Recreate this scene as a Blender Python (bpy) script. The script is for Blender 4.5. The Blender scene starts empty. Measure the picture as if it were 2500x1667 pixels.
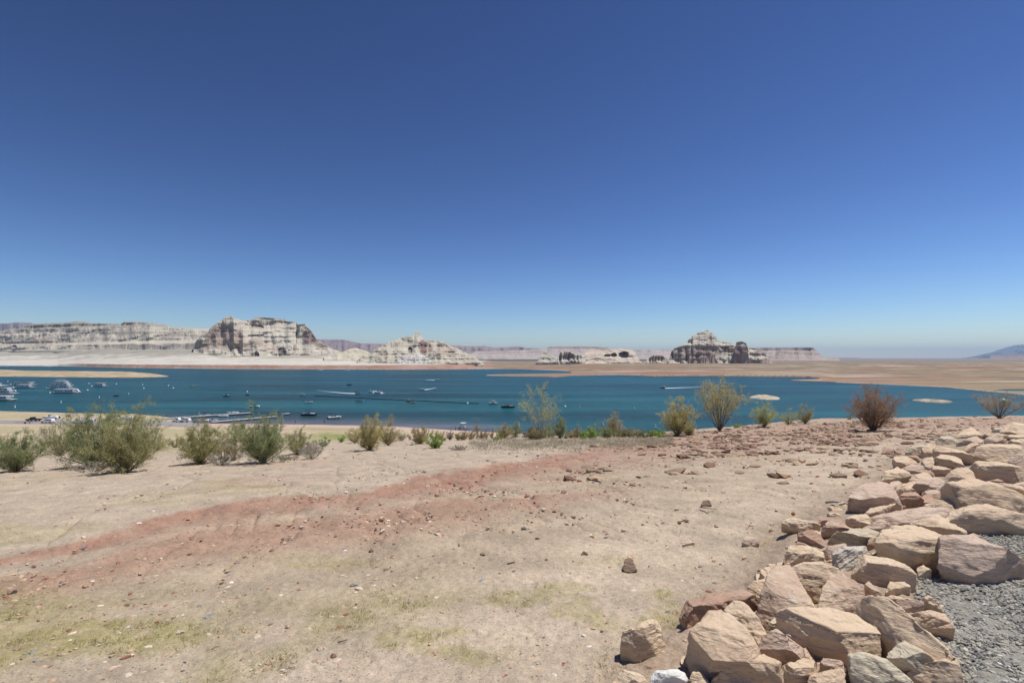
import bpy, bmesh, math, random
import numpy as np
from mathutils import Vector, Matrix
random.seed(7); RNG = np.random.default_rng(7)
S = bpy.context.scene; C = S.collection
R = math.radians
# ---------------------------------------------------------------- camera, sky, sun, exposure
F = 1250.0; CX = 1250.0; HZ = 876.0; EYE = 28.0          # focal length and horizon in photograph pixels, eye height over the lake
cam = bpy.data.cameras.new('camera'); cam_o = bpy.data.objects.new('camera', cam); C.objects.link(cam_o)
cam.sensor_width = 36.0; cam.lens = 18.0; cam.shift_y = (HZ - 833.5) / 2500.0
cam.clip_start = 0.05; cam.clip_end = 90000
cam_o.location = (0, 0, EYE); cam_o.rotation_euler = (R(90), 0, 0); S.camera = cam_o
SUN_EL, SUN_AZ = 69.0, 74.0                                # azimuth from the view direction (+Y) towards +X
w = bpy.data.worlds.new('World'); S.world = w; w.use_nodes = True
nt = w.node_tree; sky = nt.nodes.new('ShaderNodeTexSky'); sky.sky_type = 'NISHITA'; sky.sun_disc = False
sky.sun_elevation = R(SUN_EL); sky.sun_rotation = R(SUN_AZ); sky.altitude = 1200; sky.air_density = 1.0; sky.dust_density = 0.1; sky.ozone_density = 5.0
tv = nt.nodes.new('ShaderNodeVectorMath'); tv.operation = 'MULTIPLY'; tv.inputs[1].default_value = (.120, .126, .138); nt.links.new(sky.outputs[0], tv.inputs[0]); gm_ = nt.nodes.new('ShaderNodeGamma'); gm_.inputs[1].default_value = 1.89; nt.links.new(tv.outputs[0], gm_.inputs[0]); t2 = nt.nodes.new('ShaderNodeVectorMath'); t2.operation = 'MULTIPLY'; t2.inputs[1].default_value = (16.8, 12.0, 8.7); nt.links.new(gm_.outputs[0], t2.inputs[0]); nt.links.new(t2.outputs[0], nt.nodes['Background'].inputs[0]); nt.nodes['Background'].inputs[1].default_value = 0.10
sl = bpy.data.lights.new('sun', 'SUN'); sl.energy = 4.9; sl.angle = R(0.53); sl.color = (1.0, 0.955, 0.89)
so = bpy.data.objects.new('sun', sl); C.objects.link(so)
sd = Vector((math.sin(R(SUN_AZ)) * math.cos(R(SUN_EL)), math.cos(R(SUN_AZ)) * math.cos(R(SUN_EL)), math.sin(R(SUN_EL))))
so.rotation_euler = sd.to_track_quat('Z', 'Y').to_euler(); so.location = (0, 0, 200)
S.view_settings.view_transform = 'Standard'; S.view_settings.look = 'None'; S.view_settings.exposure = 0.0; S.view_settings.gamma = 1.0
S.render.engine = 'CYCLES'
# ---------------------------------------------------------------- helpers
def srgb(r, g, b):
    return tuple(((c/255)/12.92 if c/255 <= 0.04045 else ((c/255+0.055)/1.055)**2.4) for c in (r, g, b))
def hash3(ix, iy, iz, seed):
    h = (ix.astype(np.int64)*374761393 + iy.astype(np.int64)*668265263 + iz.astype(np.int64)*2147483647 + seed*1274126177) & 0xffffffff
    h = ((h ^ (h >> 13)) * 1274126177) & 0xffffffff
    h = ((h ^ (h >> 16)) * 2246822519) & 0xffffffff
    return ((h ^ (h >> 15)) & 0xffffff) / float(0xffffff)
def vn(x, y, z=None, seed=0):
    x = np.asarray(x, float); y = np.asarray(y, float); z = np.zeros_like(x) if z is None else np.asarray(z, float)
    x0 = np.floor(x); y0 = np.floor(y); z0 = np.floor(z); fx = x-x0; fy = y-y0; fz = z-z0
    fx = fx*fx*(3-2*fx); fy = fy*fy*(3-2*fy); fz = fz*fz*(3-2*fz)
    r = 0
    for dx in (0, 1):
        for dy in (0, 1):
            for dz in (0, 1):
                wt = (fx if dx else 1-fx)*(fy if dy else 1-fy)*(fz if dz else 1-fz)
                r = r + wt*hash3(x0+dx, y0+dy, z0+dz, seed)
    return r*2-1
def fbm(x, y, z=None, o=4, seed=0, g=0.5):
    a = 1.0; s = 0; n = 0; f = 1.0
    for i in range(o):
        s = s + a*vn(np.asarray(x)*f, np.asarray(y)*f, None if z is None else np.asarray(z)*f, seed+i*17); n += a; a *= g; f *= 2.03
    return s/n
def sm(a, b, x):
    t = np.clip((np.asarray(x, float)-a)/(b-a), 0, 1); return t*t*(3-2*t)
def ip(x, pts):
    return np.interp(x, [p[0] for p in pts], [p[1] for p in pts])
def mix(a, b, t):
    t = np.asarray(t)[..., None]; return np.asarray(a)*(1-t)+np.asarray(b)*t
def tag(o, label=None, cat=None, group=None, kind=None):
    if label: o['label'] = label
    if cat: o['category'] = cat
    if group: o['group'] = group
    if kind: o['kind'] = kind
    return o
def mesh_np(name, V, Fc, mat=None, col=None, parent=None, smooth=True):
    V = np.asarray(V, np.float32); Fc = np.asarray(Fc, np.int32); k = Fc.shape[1]
    me = bpy.data.meshes.new(name); me.vertices.add(len(V)); me.vertices.foreach_set('co', V.ravel())
    me.loops.add(Fc.size); me.loops.foreach_set('vertex_index', Fc.ravel())
    me.polygons.add(len(Fc)); me.polygons.foreach_set('loop_start', np.arange(0, Fc.size, k, dtype=np.int32))
    me.polygons.foreach_set('use_smooth', np.full(len(Fc), smooth, bool))
    me.update(calc_edges=True); me.validate()
    if col is not None:
        col = np.asarray(col, np.float32); ca = me.color_attributes.new('Col', 'FLOAT_COLOR', 'POINT')
        ca.data.foreach_set('color', np.concatenate([col[:, :3], np.ones((len(col), 1), np.float32)], 1).ravel())
    if mat: me.materials.append(mat)
    o = bpy.data.objects.new(name, me); C.objects.link(o)
    if parent: o.parent = parent
    return o
def grid_faces(nr, nc):
    i = np.arange(nr-1)[:, None]*nc + np.arange(nc-1)[None]; i = i.ravel()
    return np.stack([i, i+1, i+nc+1, i+nc], 1)
def empty(name, loc=(0, 0, 0), rz=0):
    o = bpy.data.objects.new(name, None); C.objects.link(o); o.location = loc; o.rotation_euler = (0, 0, rz); o.empty_display_size = 0.2; return o
KIDS = {}
def copy_tree(o, parent=None):
    c = o.copy(); C.objects.link(c)
    if parent: c.parent = parent
    for ch in [k for k in bpy.data.objects if k.parent == o and k is not c]: copy_tree(ch, c)
    return c
def obj_bm(name, bm, mat, parent=None, smooth=False):
    me = bpy.data.meshes.new(name); bm.normal_update(); bm.to_mesh(me); bm.free()
    if smooth: me.polygons.foreach_set('use_smooth', np.ones(len(me.polygons), bool))
    if mat: me.materials.append(mat)
    o = bpy.data.objects.new(name, me); C.objects.link(o)
    if parent: o.parent = parent
    return o
def bx(bm, c, s, rz=0, bev=0):
    r = bmesh.ops.create_cube(bm, size=1.0); vs = r['verts']
    M = Matrix.Translation(c) @ Matrix.Rotation(rz, 4, 'Z') @ Matrix.Diagonal((s[0], s[1], s[2], 1))
    bmesh.ops.transform(bm, matrix=M, verts=vs)
    if bev: bmesh.ops.bevel(bm, geom=list({e for v in vs for e in v.link_edges}), offset=bev, segments=2, affect='EDGES')
def cyl(bm, p0, p1, r0, r1=None, n=10):
    p0 = Vector(p0); p1 = Vector(p1); d = p1-p0
    M = Matrix.Translation((p0+p1)/2) @ d.to_track_quat('Z', 'Y').to_matrix().to_4x4()
    bmesh.ops.create_cone(bm, cap_ends=True, segments=n, radius1=r0, radius2=r0 if r1 is None else r1, depth=d.length, matrix=M)
# materials
def new_mat(name, rough=0.9, spec=0.3):
    m = bpy.data.materials.new(name); m.use_nodes = True; b = m.node_tree.nodes['Principled BSDF']
    b.inputs['Roughness'].default_value = rough; b.inputs['Specular IOR Level'].default_value = spec; return m, m.node_tree, b
def mk(name, col=None, rough=0.9, spec=0.3, var=0.0, vscale=3.0, bump=0.0, bscale=20.0, bdist=0.02, metal=0.0, attr=False, speck=None, obj=False):
    m, t, b = new_mat(name, rough, spec); b.inputs['Metallic'].default_value = metal; L = t.links; N = t.nodes
    co = N.new('ShaderNodeNewGeometry').outputs['Position']
    if obj: co = N.new('ShaderNodeTexCoord').outputs['Object']
    if attr:
        a = N.new('ShaderNodeAttribute'); a.attribute_name = 'Col'; src = a.outputs['Color']
    else:
        rgb = N.new('ShaderNodeRGB'); rgb.outputs[0].default_value = (*col, 1); src = rgb.outputs[0]
    if speck:                                             # list of (scale, coverage threshold, colour or gain, strength)
        for sc, th, cc, st in speck:
            vo = N.new('ShaderNodeTexVoronoi'); vo.inputs['Scale'].default_value = sc; L.new(co, vo.inputs['Vector'])
            lt = N.new('ShaderNodeMath'); lt.operation = 'LESS_THAN'; L.new(vo.outputs['Distance'], lt.inputs[0]); lt.inputs[1].default_value = th
            sep = N.new('ShaderNodeSeparateColor'); L.new(vo.outputs['Color'], sep.inputs[0])
            g = N.new('ShaderNodeMath'); g.operation = 'LESS_THAN'; L.new(sep.outputs[0], g.inputs[0]); g.inputs[1].default_value = 0.35
            mu = N.new('ShaderNodeMath'); mu.operation = 'MULTIPLY'; L.new(lt.outputs[0], mu.inputs[0]); L.new(g.outputs[0], mu.inputs[1])
            m2 = N.new('ShaderNodeMath'); m2.operation = 'MULTIPLY'; L.new(mu.outputs[0], m2.inputs[0]); m2.inputs[1].default_value = st
            mx = N.new('ShaderNodeMix'); mx.data_type = 'RGBA'; L.new(m2.outputs[0], mx.inputs['Factor']); L.new(src, mx.inputs['A']); mx.inputs['B'].default_value = (*cc, 1)
            src = mx.outputs['Result']
    if var:
        for k, sc in enumerate((vscale, vscale*9.0) + ((vscale*36,) if speck else ())):
            n = N.new('ShaderNodeTexNoise'); n.inputs['Scale'].default_value = sc; n.inputs['Detail'].default_value = 5; L.new(co, n.inputs['Vector'])
            mr = N.new('ShaderNodeMapRange'); mr.inputs['From Min'].default_value = 0.3; mr.inputs['From Max'].default_value = 0.7
            mr.inputs['To Min'].default_value = 1-var; mr.inputs['To Max'].default_value = 1+var; L.new(n.outputs['Fac'], mr.inputs['Value'])
            mm = N.new('ShaderNodeVectorMath'); mm.operation = 'SCALE'; L.new(src, mm.inputs[0]); L.new(mr.outputs[0], mm.inputs['Scale']); src = mm.outputs[0]
    L.new(src, b.inputs['Base Color'])
    if bump:
        n = N.new('ShaderNodeTexNoise'); n.inputs['Scale'].default_value = bscale; n.inputs['Detail'].default_value = 8; n.inputs['Roughness'].default_value = 0.65; L.new(co, n.inputs['Vector'])
        bp = N.new('ShaderNodeBump'); bp.inputs['Strength'].default_value = bump; bp.inputs['Distance'].default_value = bdist
        L.new(n.outputs['Fac'], bp.inputs['Height']); L.new(bp.outputs[0], b.inputs['Normal'])
    return m
# ---------------------------------------------------------------- the near terrain as a height function
SHORE = [(-700, 996), (0, 1003), (170, 1008), (330, 1010), (395, 1016), (430, 1022), (480, 1033), (560, 1034), (760, 1036), (950, 1040), (1150, 1052), (1300, 1060), (1500, 1075), (2500, 1090), (3300, 1095)]
RIM = [(-700, 1098), (0, 1092), (400, 1088), (700, 1084), (860, 1078), (1000, 1073), (1150, 1068), (1300, 1067), (1450, 1068), (1560, 1062), (1650, 1054), (1750, 1046), (1850, 1036), (1930, 1028), (2010, 1022), (2150, 1021), (2300, 1018), (2500, 1016), (3300, 1012)]
def plane_D(x, y):
    r = np.hypot(x, y); return 1.29 + .1146*y - .0363*x + .55*np.exp(-r/6.0)
def rim_depth(px):
    u = (px-CX)/F; s = (ip(px, RIM)-HZ)/F; return 1.29/(s-.1146+.0363*u)
def pxof(x, y): return CX + F*x/np.maximum(y, 0.9)
RIPL = [(1010, 2560), (1060, 2380), (1130, 2190), (1200, 2080), (1290, 1900), (1400, 1820), (1450, 1760), (1560, 1600), (1667, 1480), (1900, 1300)]   # left edge of the boulders: photo y -> x
RIPR = [(1010, 3200), (1250, 2800), (1300, 2420), (1360, 2290), (1450, 2250), (1560, 2330), (1667, 2340), (1900, 2300)]
def proj(x, y, z): return CX+F*x/np.maximum(y, .3), HZ+F*(EYE-z)/np.maximum(y, .3)
def hgt(x, y, fine=True):
    x = np.asarray(x, float); y = np.asarray(y, float); px = np.clip(pxof(x, y), -1500, 4200)
    rd = rim_depth(np.clip(px, -700, 3300)); k = np.minimum(1, rd/np.maximum(y, .5))
    zi = EYE - plane_D(x, y); zr = EYE - plane_D(x*k, y*k)
    over = np.maximum(y-rd, 0); z = np.where(y < rd, zi, zr - over*over/(over+3.0)*0.30)
    ds = F*EYE/(ip(px, SHORE)-HZ)
    zb = np.clip(0.022*(ds-y), -3, 2.6) + 0.12*fbm(x*.05, y*.05, o=3, seed=3)*sm(2, 14, np.abs(ds-y))
    z = np.where(z > zb+3, z, np.where(z < zb-3, zb, zb + (z-zb+3)**2/12.0))
    # berm under the boulders, gravel pad on the right
    _, py = proj(x, y, np.minimum(zi, EYE-.3))
    xl = ip(py, RIPL); xr = ip(py, RIPR)
    inside = sm(0, 90, px-xl)*sm(-60, 60, xr-px)*(y < rd)
    z = z + 0.10*inside*sm(1, 6, y)*(1-sm(14, 30, y)) + 0.05*sm(-40, 60, px-xr)*(y < 12)*(y > .5)
    if fine:
        z = z + 0.05*fbm(x*.55, y*.55, o=4, seed=11)*(y < 200) + 0.35*fbm(x*.06, y*.06, o=2, seed=5)*sm(4, 16, y)*(1-sm(.85, 1.0, y/rd))*(y < rd)*.5
        # wash-out ledge along the top of the red dirt
        le = ip(px, REDTOP); z = z - 0.09*sm(0, 18, py-le)*(1-sm(60, 260, py-le))*sm(4, 9, y)*(y < rd)
    return z
REDTOP = [(-700, 1440), (0, 1352), (180, 1312), (390, 1266), (440, 1246), (600, 1222), (760, 1208), (900, 1195), (1040, 1160), (1150, 1146), (1300, 1118), (1450, 1094), (1600, 1066), (1750, 1048), (1900, 1030), (2050, 1024), (2500, 1018), (3300, 1012)]
def ray(px, py, h=0.0, far=420.0):
    u = (px-CX)/F; s = (py-HZ)/F
    d = np.geomspace(1.2, far, 2600); g = EYE - s*d - (hgt(u*d, d) + h)
    i = np.argmax(g < 0)
    if not (g < 0).any(): return None
    if i == 0: dd = d[0]
    else:
        a, b2 = d[i-1], d[i]; t = g[i-1]/(g[i-1]-g[i]); dd = a+(b2-a)*t
    return Vector((u*dd, dd, EYE-s*dd-h))
def on_water(px, py, z=0.0):
    d = F*(EYE-z)/(py-HZ); return Vector(((px-CX)/F*d, d, z))
# ---------------------------------------------------------------- colours of the ground (albedo)
SAND = np.array((.368, .300, .220)); PALE = np.array((.45, .380, .295)); REDD = np.array((.315, .172, .122)); TANG = np.array((.375, .29, .20))
GRASSC = np.array((.30, .265, .092)); BRIGHT = np.array((.22, .24, .08)); GREYG = np.array((.28, .27, .235)); TRACK = np.array((.41, .31, .26))
def green_mask(px, py, x, y):
    lim = ip(px, [(-700, 1300), (0, 1385), (300, 1480), (700, 1520), (900, 1560), (1300, 1700)])
    n = fbm(x*1.1, y*1.6, o=5, seed=21); n2 = fbm(x*.45+9, y*.7, o=3, seed=22)
    core = sm(-30, 130, py-ip(px, [(-700, 1370), (0, 1395), (400, 1420), (700, 1430), (1100, 1390), (1400, 1500), (1700, 1600)]))*(1-sm(1050, 1350, px))
    lo = 1-sm(20, 120, py-ip(px, [(-700, 2000), (200, 1700), (430, 1640), (640, 1560), (800, 1480), (1000, 1430), (1300, 1360)]))
    a = sm(-.30, .36, n+.25*n2+.17)*core*np.maximum(lo, 0)*.95
    b = sm(.22, .42, n+.35*n2)*sm(1330, 1400, py)*(1-sm(1750, 1950, px))*.8
    c = 0.5*sm(.0, .4, n2)*sm(1150, 1185, py)*(1-sm(-18, 8, py-ip(px, REDTOP)+6))*(1-sm(550, 900, px))
    return np.clip(np.maximum(np.maximum(a, b), c), 0, 1)
def red_mask(px, py, x, y):
    t = ip(px, REDTOP); n = fbm(x*.9, y*.9, o=4, seed=31); 
    wd = ip(px, [(-700, 20), (0, 26), (400, 46), (700, 52), (1000, 62), (1300, 52), (1600, 60), (1900, 70), (2100, 50), (2500, 30)])
    m = sm(-8, 9, py-t+n*15+7*fbm(x*4, y*4, o=3, seed=35))*(1-sm(0, 1, (py-t-wd*.35)/(wd*1.05)+n*.45))*np.clip(.95+.4*fbm(x*2.2, y*2.2, o=4, seed=36), .3, 1)
    m2 = 0.7*sm(.0, .45, fbm(x*.5+3, y*.8, o=4, seed=33)+.1)*sm(0, 40, py-t-30)*(1-sm(90, 170, py-t))*(1-sm(1500, 1900, px))
    m3 = 0.45*sm(.1, .5, fbm(x*.3+7, y*.8, o=4, seed=34))*sm(1110, 1150, py)*(py < t)*sm(350, 800, px)*(1-sm(1300, 1500, px))
    return np.clip(np.maximum(np.maximum(m, m2), m3), 0, 1)
def ground_color(x, y, z):
    px, py = proj(x, y, z); n = fbm(x*.7, y*.7, o=5, seed=41); n2 = fbm(x*3.1, y*3.1, o=4, seed=42); n3 = fbm(x*.12, y*.25, o=3, seed=43)
    c = mix(np.broadcast_to(SAND, x.shape+(3,)), PALE, np.clip(.35+.7*n3+.3*n, 0, 1))
    up = (py < ip(px, REDTOP))
    c = mix(c, np.array((.43, .348, .268)), up*.7)
    below = sm(10, 80, py-ip(px, REDTOP))*(1-sm(170, 330, py-ip(px, REDTOP)))
    c = mix(c, TANG, below*np.clip(.55+.6*n, 0, 1)*.75)
    # pale wheel-worn track swinging from lower middle to upper right
    tr = ip(py, [(1010, 2420), (1050, 2280), (1100, 2080), (1180, 1950), (1260, 1780), (1350, 1560), (1450, 1360), (1560, 1180), (1667, 950), (1900, 600)]); tw = ip(py, [(1010, 80), (1100, 200), (1250, 260), (1450, 300), (1667, 420)])
    k = np.exp(-((px-tr)/tw)**2)*(y < 60)
    c = mix(c, PALE*np.array((1.10, 1.06, 1.02)), np.clip(k*(.8+.45*n), 0, 1)*.9)
    c = mix(c, np.array((.38, .305, .25)), .35*sm(.05, .5, n+.3*n2)*k)
    c = mix(c, mix(np.broadcast_to(REDD, c.shape), np.array((.345, .235, .178)), sm(1250, 1700, px)), red_mask(px, py, x, y)*(.88+.12*n2)*(y < 70))
    c = mix(c, np.array((.40, .295, .225)), .35*sm(1700, 1850, px)*(1-sm(1085, 1130, py))*(y < 70)*(py > 1000))
    g = green_mask(px, py, x, y)*(y < 60)
    c = mix(c, GRASSC, g*.72*np.clip(.75+.5*fbm(x*9, y*9, o=3, seed=44), 0, 1))
    # boulder litter soil and the gravel pad
    xl = ip(py, RIPL); xr = ip(py, RIPR)
    c = mix(c, np.array((.33, .25, .185)), .75*sm(-90, 20, px-xl)*(y < 20))
    c = mix(c, GREYG, sm(-30, 25, px-xr + 30*n2)*(y < 12)*sm(1.0, 1.6, y))
    c = mix(c, np.array((.29, .265, .12)), .6*sm(-.2, .25, n+n3)*(1-sm(420, 560, px))*(1-sm(1095, 1125, py))*(y < 70)*(y > 14))
    # beach far below
    fb = y > 70
    gb = sm(-.1, .25, fbm(x*.03, y*.09, o=4, seed=51)+.12*np.sin(y*.35)+.28*sm(1036, 1046, py)*(1-sm(600, 760, px)))
    cb = mix(np.broadcast_to(np.array((.47, .37, .27)), x.shape+(3,)), np.array((.33, .31, .165)), gb*.7)
    br = np.exp(-((py-1064-10*n)/9)**2)*sm(740, 800, px)*(1-sm(960, 1010, px)) + .6*np.exp(-((py-1046)/4)**2)*sm(700, 760, px)*(1-sm(980, 1000, px))
    cb = mix(cb, BRIGHT, np.clip(br, 0, 1))
    ds = F*EYE/(ip(px, SHORE)-HZ); cb = mix(cb, np.array((.50, .37, .29)), (1-sm(4, 22, ds-y))*sm(420, 520, px)); cb = mix(cb, np.array((.27, .2, .17)), 1-sm(.0, 1.2, ds-y))
    c = np.where(fb[..., None], cb, c)
    return np.clip(c*(1+.10*n2[..., None]), 0.01, .9)
M_ground = mk('dirt', attr=True, rough=0.97, spec=0.12, var=0.14, vscale=2.0, bump=0.7, bscale=14, bdist=0.03,
              speck=[(34, .22, (.16, .13, .11), .75), (23, .16, (.52, .44, .36), .6), (11, .11, (.16, .125, .10), .5), (75, .26, (.20, .15, .12), .6), (60, .18, (.55, .47, .39), .5)])
# ---- near ground
pxs = np.arange(-700, 3203, 3.0); deps = np.concatenate([np.geomspace(1.0, 60, 760), np.geomspace(60.4, 345, 200)])
PX, DD = np.meshgrid(pxs, deps); X = (PX-CX)/F*DD; Y = DD; Z = hgt(X, Y)
lowf = Z.copy(); PYg = HZ+F*(EYE-Z)/Y
amp = 0.012+0.03*red_mask(PX, PYg, X, Y)
rill = 1-np.abs(fbm(X*.9+.35*Y, Y*.35, o=4, seed=63))*3.2; Z = Z + amp*fbm(X*6, Y*6, o=3, seed=61)*(Y < 60) - .05*np.clip(rill, 0, 1)**3*(Y < 60)*sm(3, 8, Y) + .012*fbm(X*16, Y*16, o=2, seed=64)*(Y < 18)
col = ground_color(X, Y, lowf)
g = mesh_np('ground', np.stack([X, Y, Z], -1).reshape(-1, 3), grid_faces(*X.shape)[:, ::-1][:, [0, 1, 2, 3]], M_ground, col.reshape(-1, 3)); tag(g, kind='structure')
g.data.flip_normals() if g.data.polygons[1000].normal.z < 0 else None
gx, gy = np.meshgrid(np.linspace(-60, 60, 121), np.concatenate([np.linspace(-50, 0, 26), np.linspace(.5, 24, 48)])); gz = EYE-plane_D(gx, gy)-.35*(np.abs(gx)/np.maximum(gy, .3) < 1.5)*(gy > 1.2)+.02*fbm(gx, gy, seed=9)
gz = np.where(gy < 1.2, gz-.03, gz); gc = mix(np.broadcast_to(SAND, gx.shape+(3,)), GREYG, ((gx > .8) & (gy < 14))*1.0)
gb = mesh_np('ground', np.stack([gx, gy, gz], -1).reshape(-1, 3), grid_faces(*gx.shape), M_ground, gc.reshape(-1, 3)); tag(gb, kind='structure')
# ---- lake
m, t, b = new_mat('lake_water', 0.16, 0.5); N = t.nodes; L = t.links; b.inputs['IOR'].default_value = 1.33
geo = N.new('ShaderNodeNewGeometry').outputs['Position']
a = N.new('ShaderNodeAttribute'); a.attribute_name = 'Col'
mp = N.new('ShaderNodeMapping'); mp.inputs['Scale'].default_value = (.0035, .022, 1); L.new(geo, mp.inputs[0])
n1 = N.new('ShaderNodeTexNoise'); n1.inputs['Scale'].default_value = 1; n1.inputs['Detail'].default_value = 7; n1.inputs['Roughness'].default_value = .6; L.new(mp.outputs[0], n1.inputs['Vector'])
mr = N.new('ShaderNodeMapRange'); mr.inputs['From Min'].default_value = .36; mr.inputs['From Max'].default_value = .64; mr.inputs['To Min'].default_value = .5; mr.inputs['To Max'].default_value = 1.6; L.new(n1.outputs['Fac'], mr.inputs['Value'])
sc = N.new('ShaderNodeVectorMath'); sc.operation = 'SCALE'; L.new(a.outputs['Color'], sc.inputs[0]); L.new(mr.outputs[0], sc.inputs['Scale'])
mp3 = N.new('ShaderNodeMapping'); mp3.inputs['Scale'].default_value = (.1, .35, 1); L.new(geo, mp3.inputs[0])
n3 = N.new('ShaderNodeTexNoise'); n3.inputs['Scale'].default_value = 1; n3.inputs['Detail'].default_value = 6; n3.inputs['Roughness'].default_value = .7; L.new(mp3.outputs[0], n3.inputs['Vector'])
mr3 = N.new('ShaderNodeMapRange'); mr3.inputs['From Min'].default_value = .3; mr3.inputs['From Max'].default_value = .7; mr3.inputs['To Min'].default_value = .68; mr3.inputs['To Max'].default_value = 1.4; L.new(n3.outputs['Fac'], mr3.inputs['Value'])
sc3 = N.new('ShaderNodeVectorMath'); sc3.operation = 'SCALE'; L.new(sc.outputs[0], sc3.inputs[0]); L.new(mr3.outputs[0], sc3.inputs['Scale'])
L.new(sc3.outputs[0], b.inputs['Base Color'])
mp2 = N.new('ShaderNodeMapping'); mp2.inputs['Scale'].default_value = (.5, 1.1, 1); mp2.inputs['Rotation'].default_value = (0, 0, .2); L.new(geo, mp2.inputs[0])
n2 = N.new('ShaderNodeTexNoise'); n2.inputs['Scale'].default_value = 1.0; n2.inputs['Detail'].default_value = 6; n2.inputs['Roughness'].default_value = .6; L.new(mp2.outputs[0], n2.inputs['Vector'])
bp = N.new('ShaderNodeBump'); bp.inputs['Strength'].default_value = 1.0; bp.inputs['Distance'].default_value = .55; L.new(n2.outputs['Fac'], bp.inputs['Height']); L.new(bp.outputs[0], b.inputs['Normal'])
b.inputs['Roughness'].default_value = .32; b.inputs['Specular IOR Level'].default_value = .22
M_water = m
wpx = np.arange(-900, 3400, 20.0); wd = np.geomspace(60, 32000, 330); WP, WD = np.meshgrid(wpx, wd); WX = (WP-CX)/F*WD
ds = F*EYE/(ip(WP, SHORE)-HZ); sh = 1-sm(0, 45, WD-ds)
DEEPW = np.array((.007, .053, .063)); SHAL = np.array((.13, .125, .145))
wc = mix(np.broadcast_to(DEEPW, WX.shape+(3,)), np.array((.008, .064, .070)), np.exp(-((WD-300)/110)**2)*.8)
wc = mix(wc, SHAL, sh*.75*sm(300, 600, WP)*(1-sm(1150, 1350, WP)))
wo = mesh_np('lake_water', np.stack([WX, WD, 0*WX], -1).reshape(-1, 3), grid_faces(*WX.shape), M_water, wc.reshape(-1, 3)); tag(wo, kind='structure')
# ---- far shore
FS = [(-900, 890), (0, 893), (140, 893.5), (200, 895), (300, 897.5), (500, 900), (700, 901.3), (940, 902), (1050, 901.5), (1190, 900.5), (1260, 900.5), (1320, 903), (1360, 904.5), (1391, 907), (1394, 916.8), (1450, 915.5), (1500, 915), (1560, 916), (1600, 919.5), (1650, 918.5), (1800, 919), (1950, 921), (1990, 923.5), (2010, 932), (2050, 934), (2150, 938), (2300, 945), (2400, 955), (2500, 964), (2700, 985), (3400, 1040)]
fpx = np.concatenate([np.arange(-900, 0, 12.0), np.arange(0, 2520, 3.0), np.arange(2520, 3420, 12.0)]); fd = np.concatenate([np.geomspace(330, 3500, 520), np.geomspace(3520, 42000, 90)])
FP, FD = np.meshgrid(fpx, fd); FX = (FP-CX)/F*FD
FSn = F*EYE/(ip(FP, FS)-HZ); t = FD-FSn
right = sm(1130, 1240, FP)
bank = ip(FP, [(0, 5), (130, 8), (200, 12.5), (900, 12.5), (1130, 9), (1200, 2)])
K = ip(FP, [(-900, .085), (470, .080), (560, .05), (760, .05), (860, .028), (1000, .022), (1150, .012)])
n = fbm(FX*.02, FD*.03, o=4, seed=71); nn = fbm(FX*.004, FD*.02, o=4, seed=72)
zl = np.where(t+8*n > 0, bank*sm(-8, 26, t+6*n)*.9+.4, -3) + K*np.clip(t-40, 0, 900)*(1+.15*nn) + 2.2*nn*sm(40, 200, t)
# benches in the slickrock
st = 7.0; q = zl/st; zl = np.where(zl > 14, .35*zl + .65*st*(np.floor(q)+sm(.55, 1, q-np.floor(q))), zl)
led = ip(FP, [(1390, 0), (1600, 1.6), (2000, 2.2), (2040, 0)])
zr = np.where(t > 0, .4+led*sm(0, 3, t) + 1.4*sm(0, 200, t)*(1+nn) + 8*sm(100, 2300, t) + 1.3*nn*sm(80, 500, t), -3)
z = zl*(1-right)+zr*right
pyf = HZ+F*EYE/FD                                          # spit between the two arms of water (its lake level row)
sp = (FP > 1185)*(FP < 1460)*(pyf > ip(FP, [(1185, 916.2), (1250, 914), (1350, 912.3), (1460, 911)]))*(pyf < ip(FP, [(1185, 916.8), (1250, 918.4), (1330, 919.3), (1355, 920.8), (1390, 917.5), (1460, 916)]))
z = np.where(sp, .8+.4*nn, z)
sp2 = (FP > 1930)*(FP < 2060)*(pyf > ip(FP, [(1930, 928.6), (2060, 926)]))*(pyf < ip(FP, [(1930, 929.4), (2000, 931.5), (2060, 934.5)])); z = np.where(sp2, 1.0, z)
pool = ((FP-2500)/75)**2+((pyf-952.5)/2.6)**2 < 1; z = np.where(pool, -1.5, z)
z = np.where((FP > 2300)*(FD > 2500), z+6*sm(2300, 2600, FP)*sm(2500, 4500, FD), z)
z = np.where(FD > 5200, np.minimum(z, 14), z)
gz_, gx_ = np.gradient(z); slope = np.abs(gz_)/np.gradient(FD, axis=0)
cw = mix(np.broadcast_to(np.array((.53, .50, .44)), z.shape+(3,)), np.array((.36, .33, .27)), np.clip(sm(-.1, .35, nn+.35*fbm(FX*.02, FD*.05, o=4, seed=73)), 0, 1)*sm(16, 34, z))
cw = mix(cw, np.array((.33, .19, .14)), (z < 11.5)*(z > 1)*sm(150, 220, FP)*np.clip(.9+.3*n, 0, 1)); cw = mix(cw, np.array((.5, .43, .36)), (z < 1.6)*1.0)
cw = mix(cw, np.array((.30, .285, .25)), sm(44, 52, z)*(FP < 480)*.8)
r1 = fbm(FX*.0016, FD*.012, o=5, seed=75); r2 = fbm(FX*.004+5, FD*.03, o=5, seed=76); r3 = fbm(FX*.03, FD*.05, o=3, seed=77)
cr = mix(np.broadcast_to(np.array((.40, .265, .195)), z.shape+(3,)), np.array((.33, .30, .17)), np.clip(sm(-.1, .25, r1), 0, 1)*.7)
cr = mix(cr, np.array((.36, .18, .13)), sm(.12, .3, r2)*.8); cr = mix(cr, np.array((.55, .45, .36)), sm(.22, .34, -r2)*.9)
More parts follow.
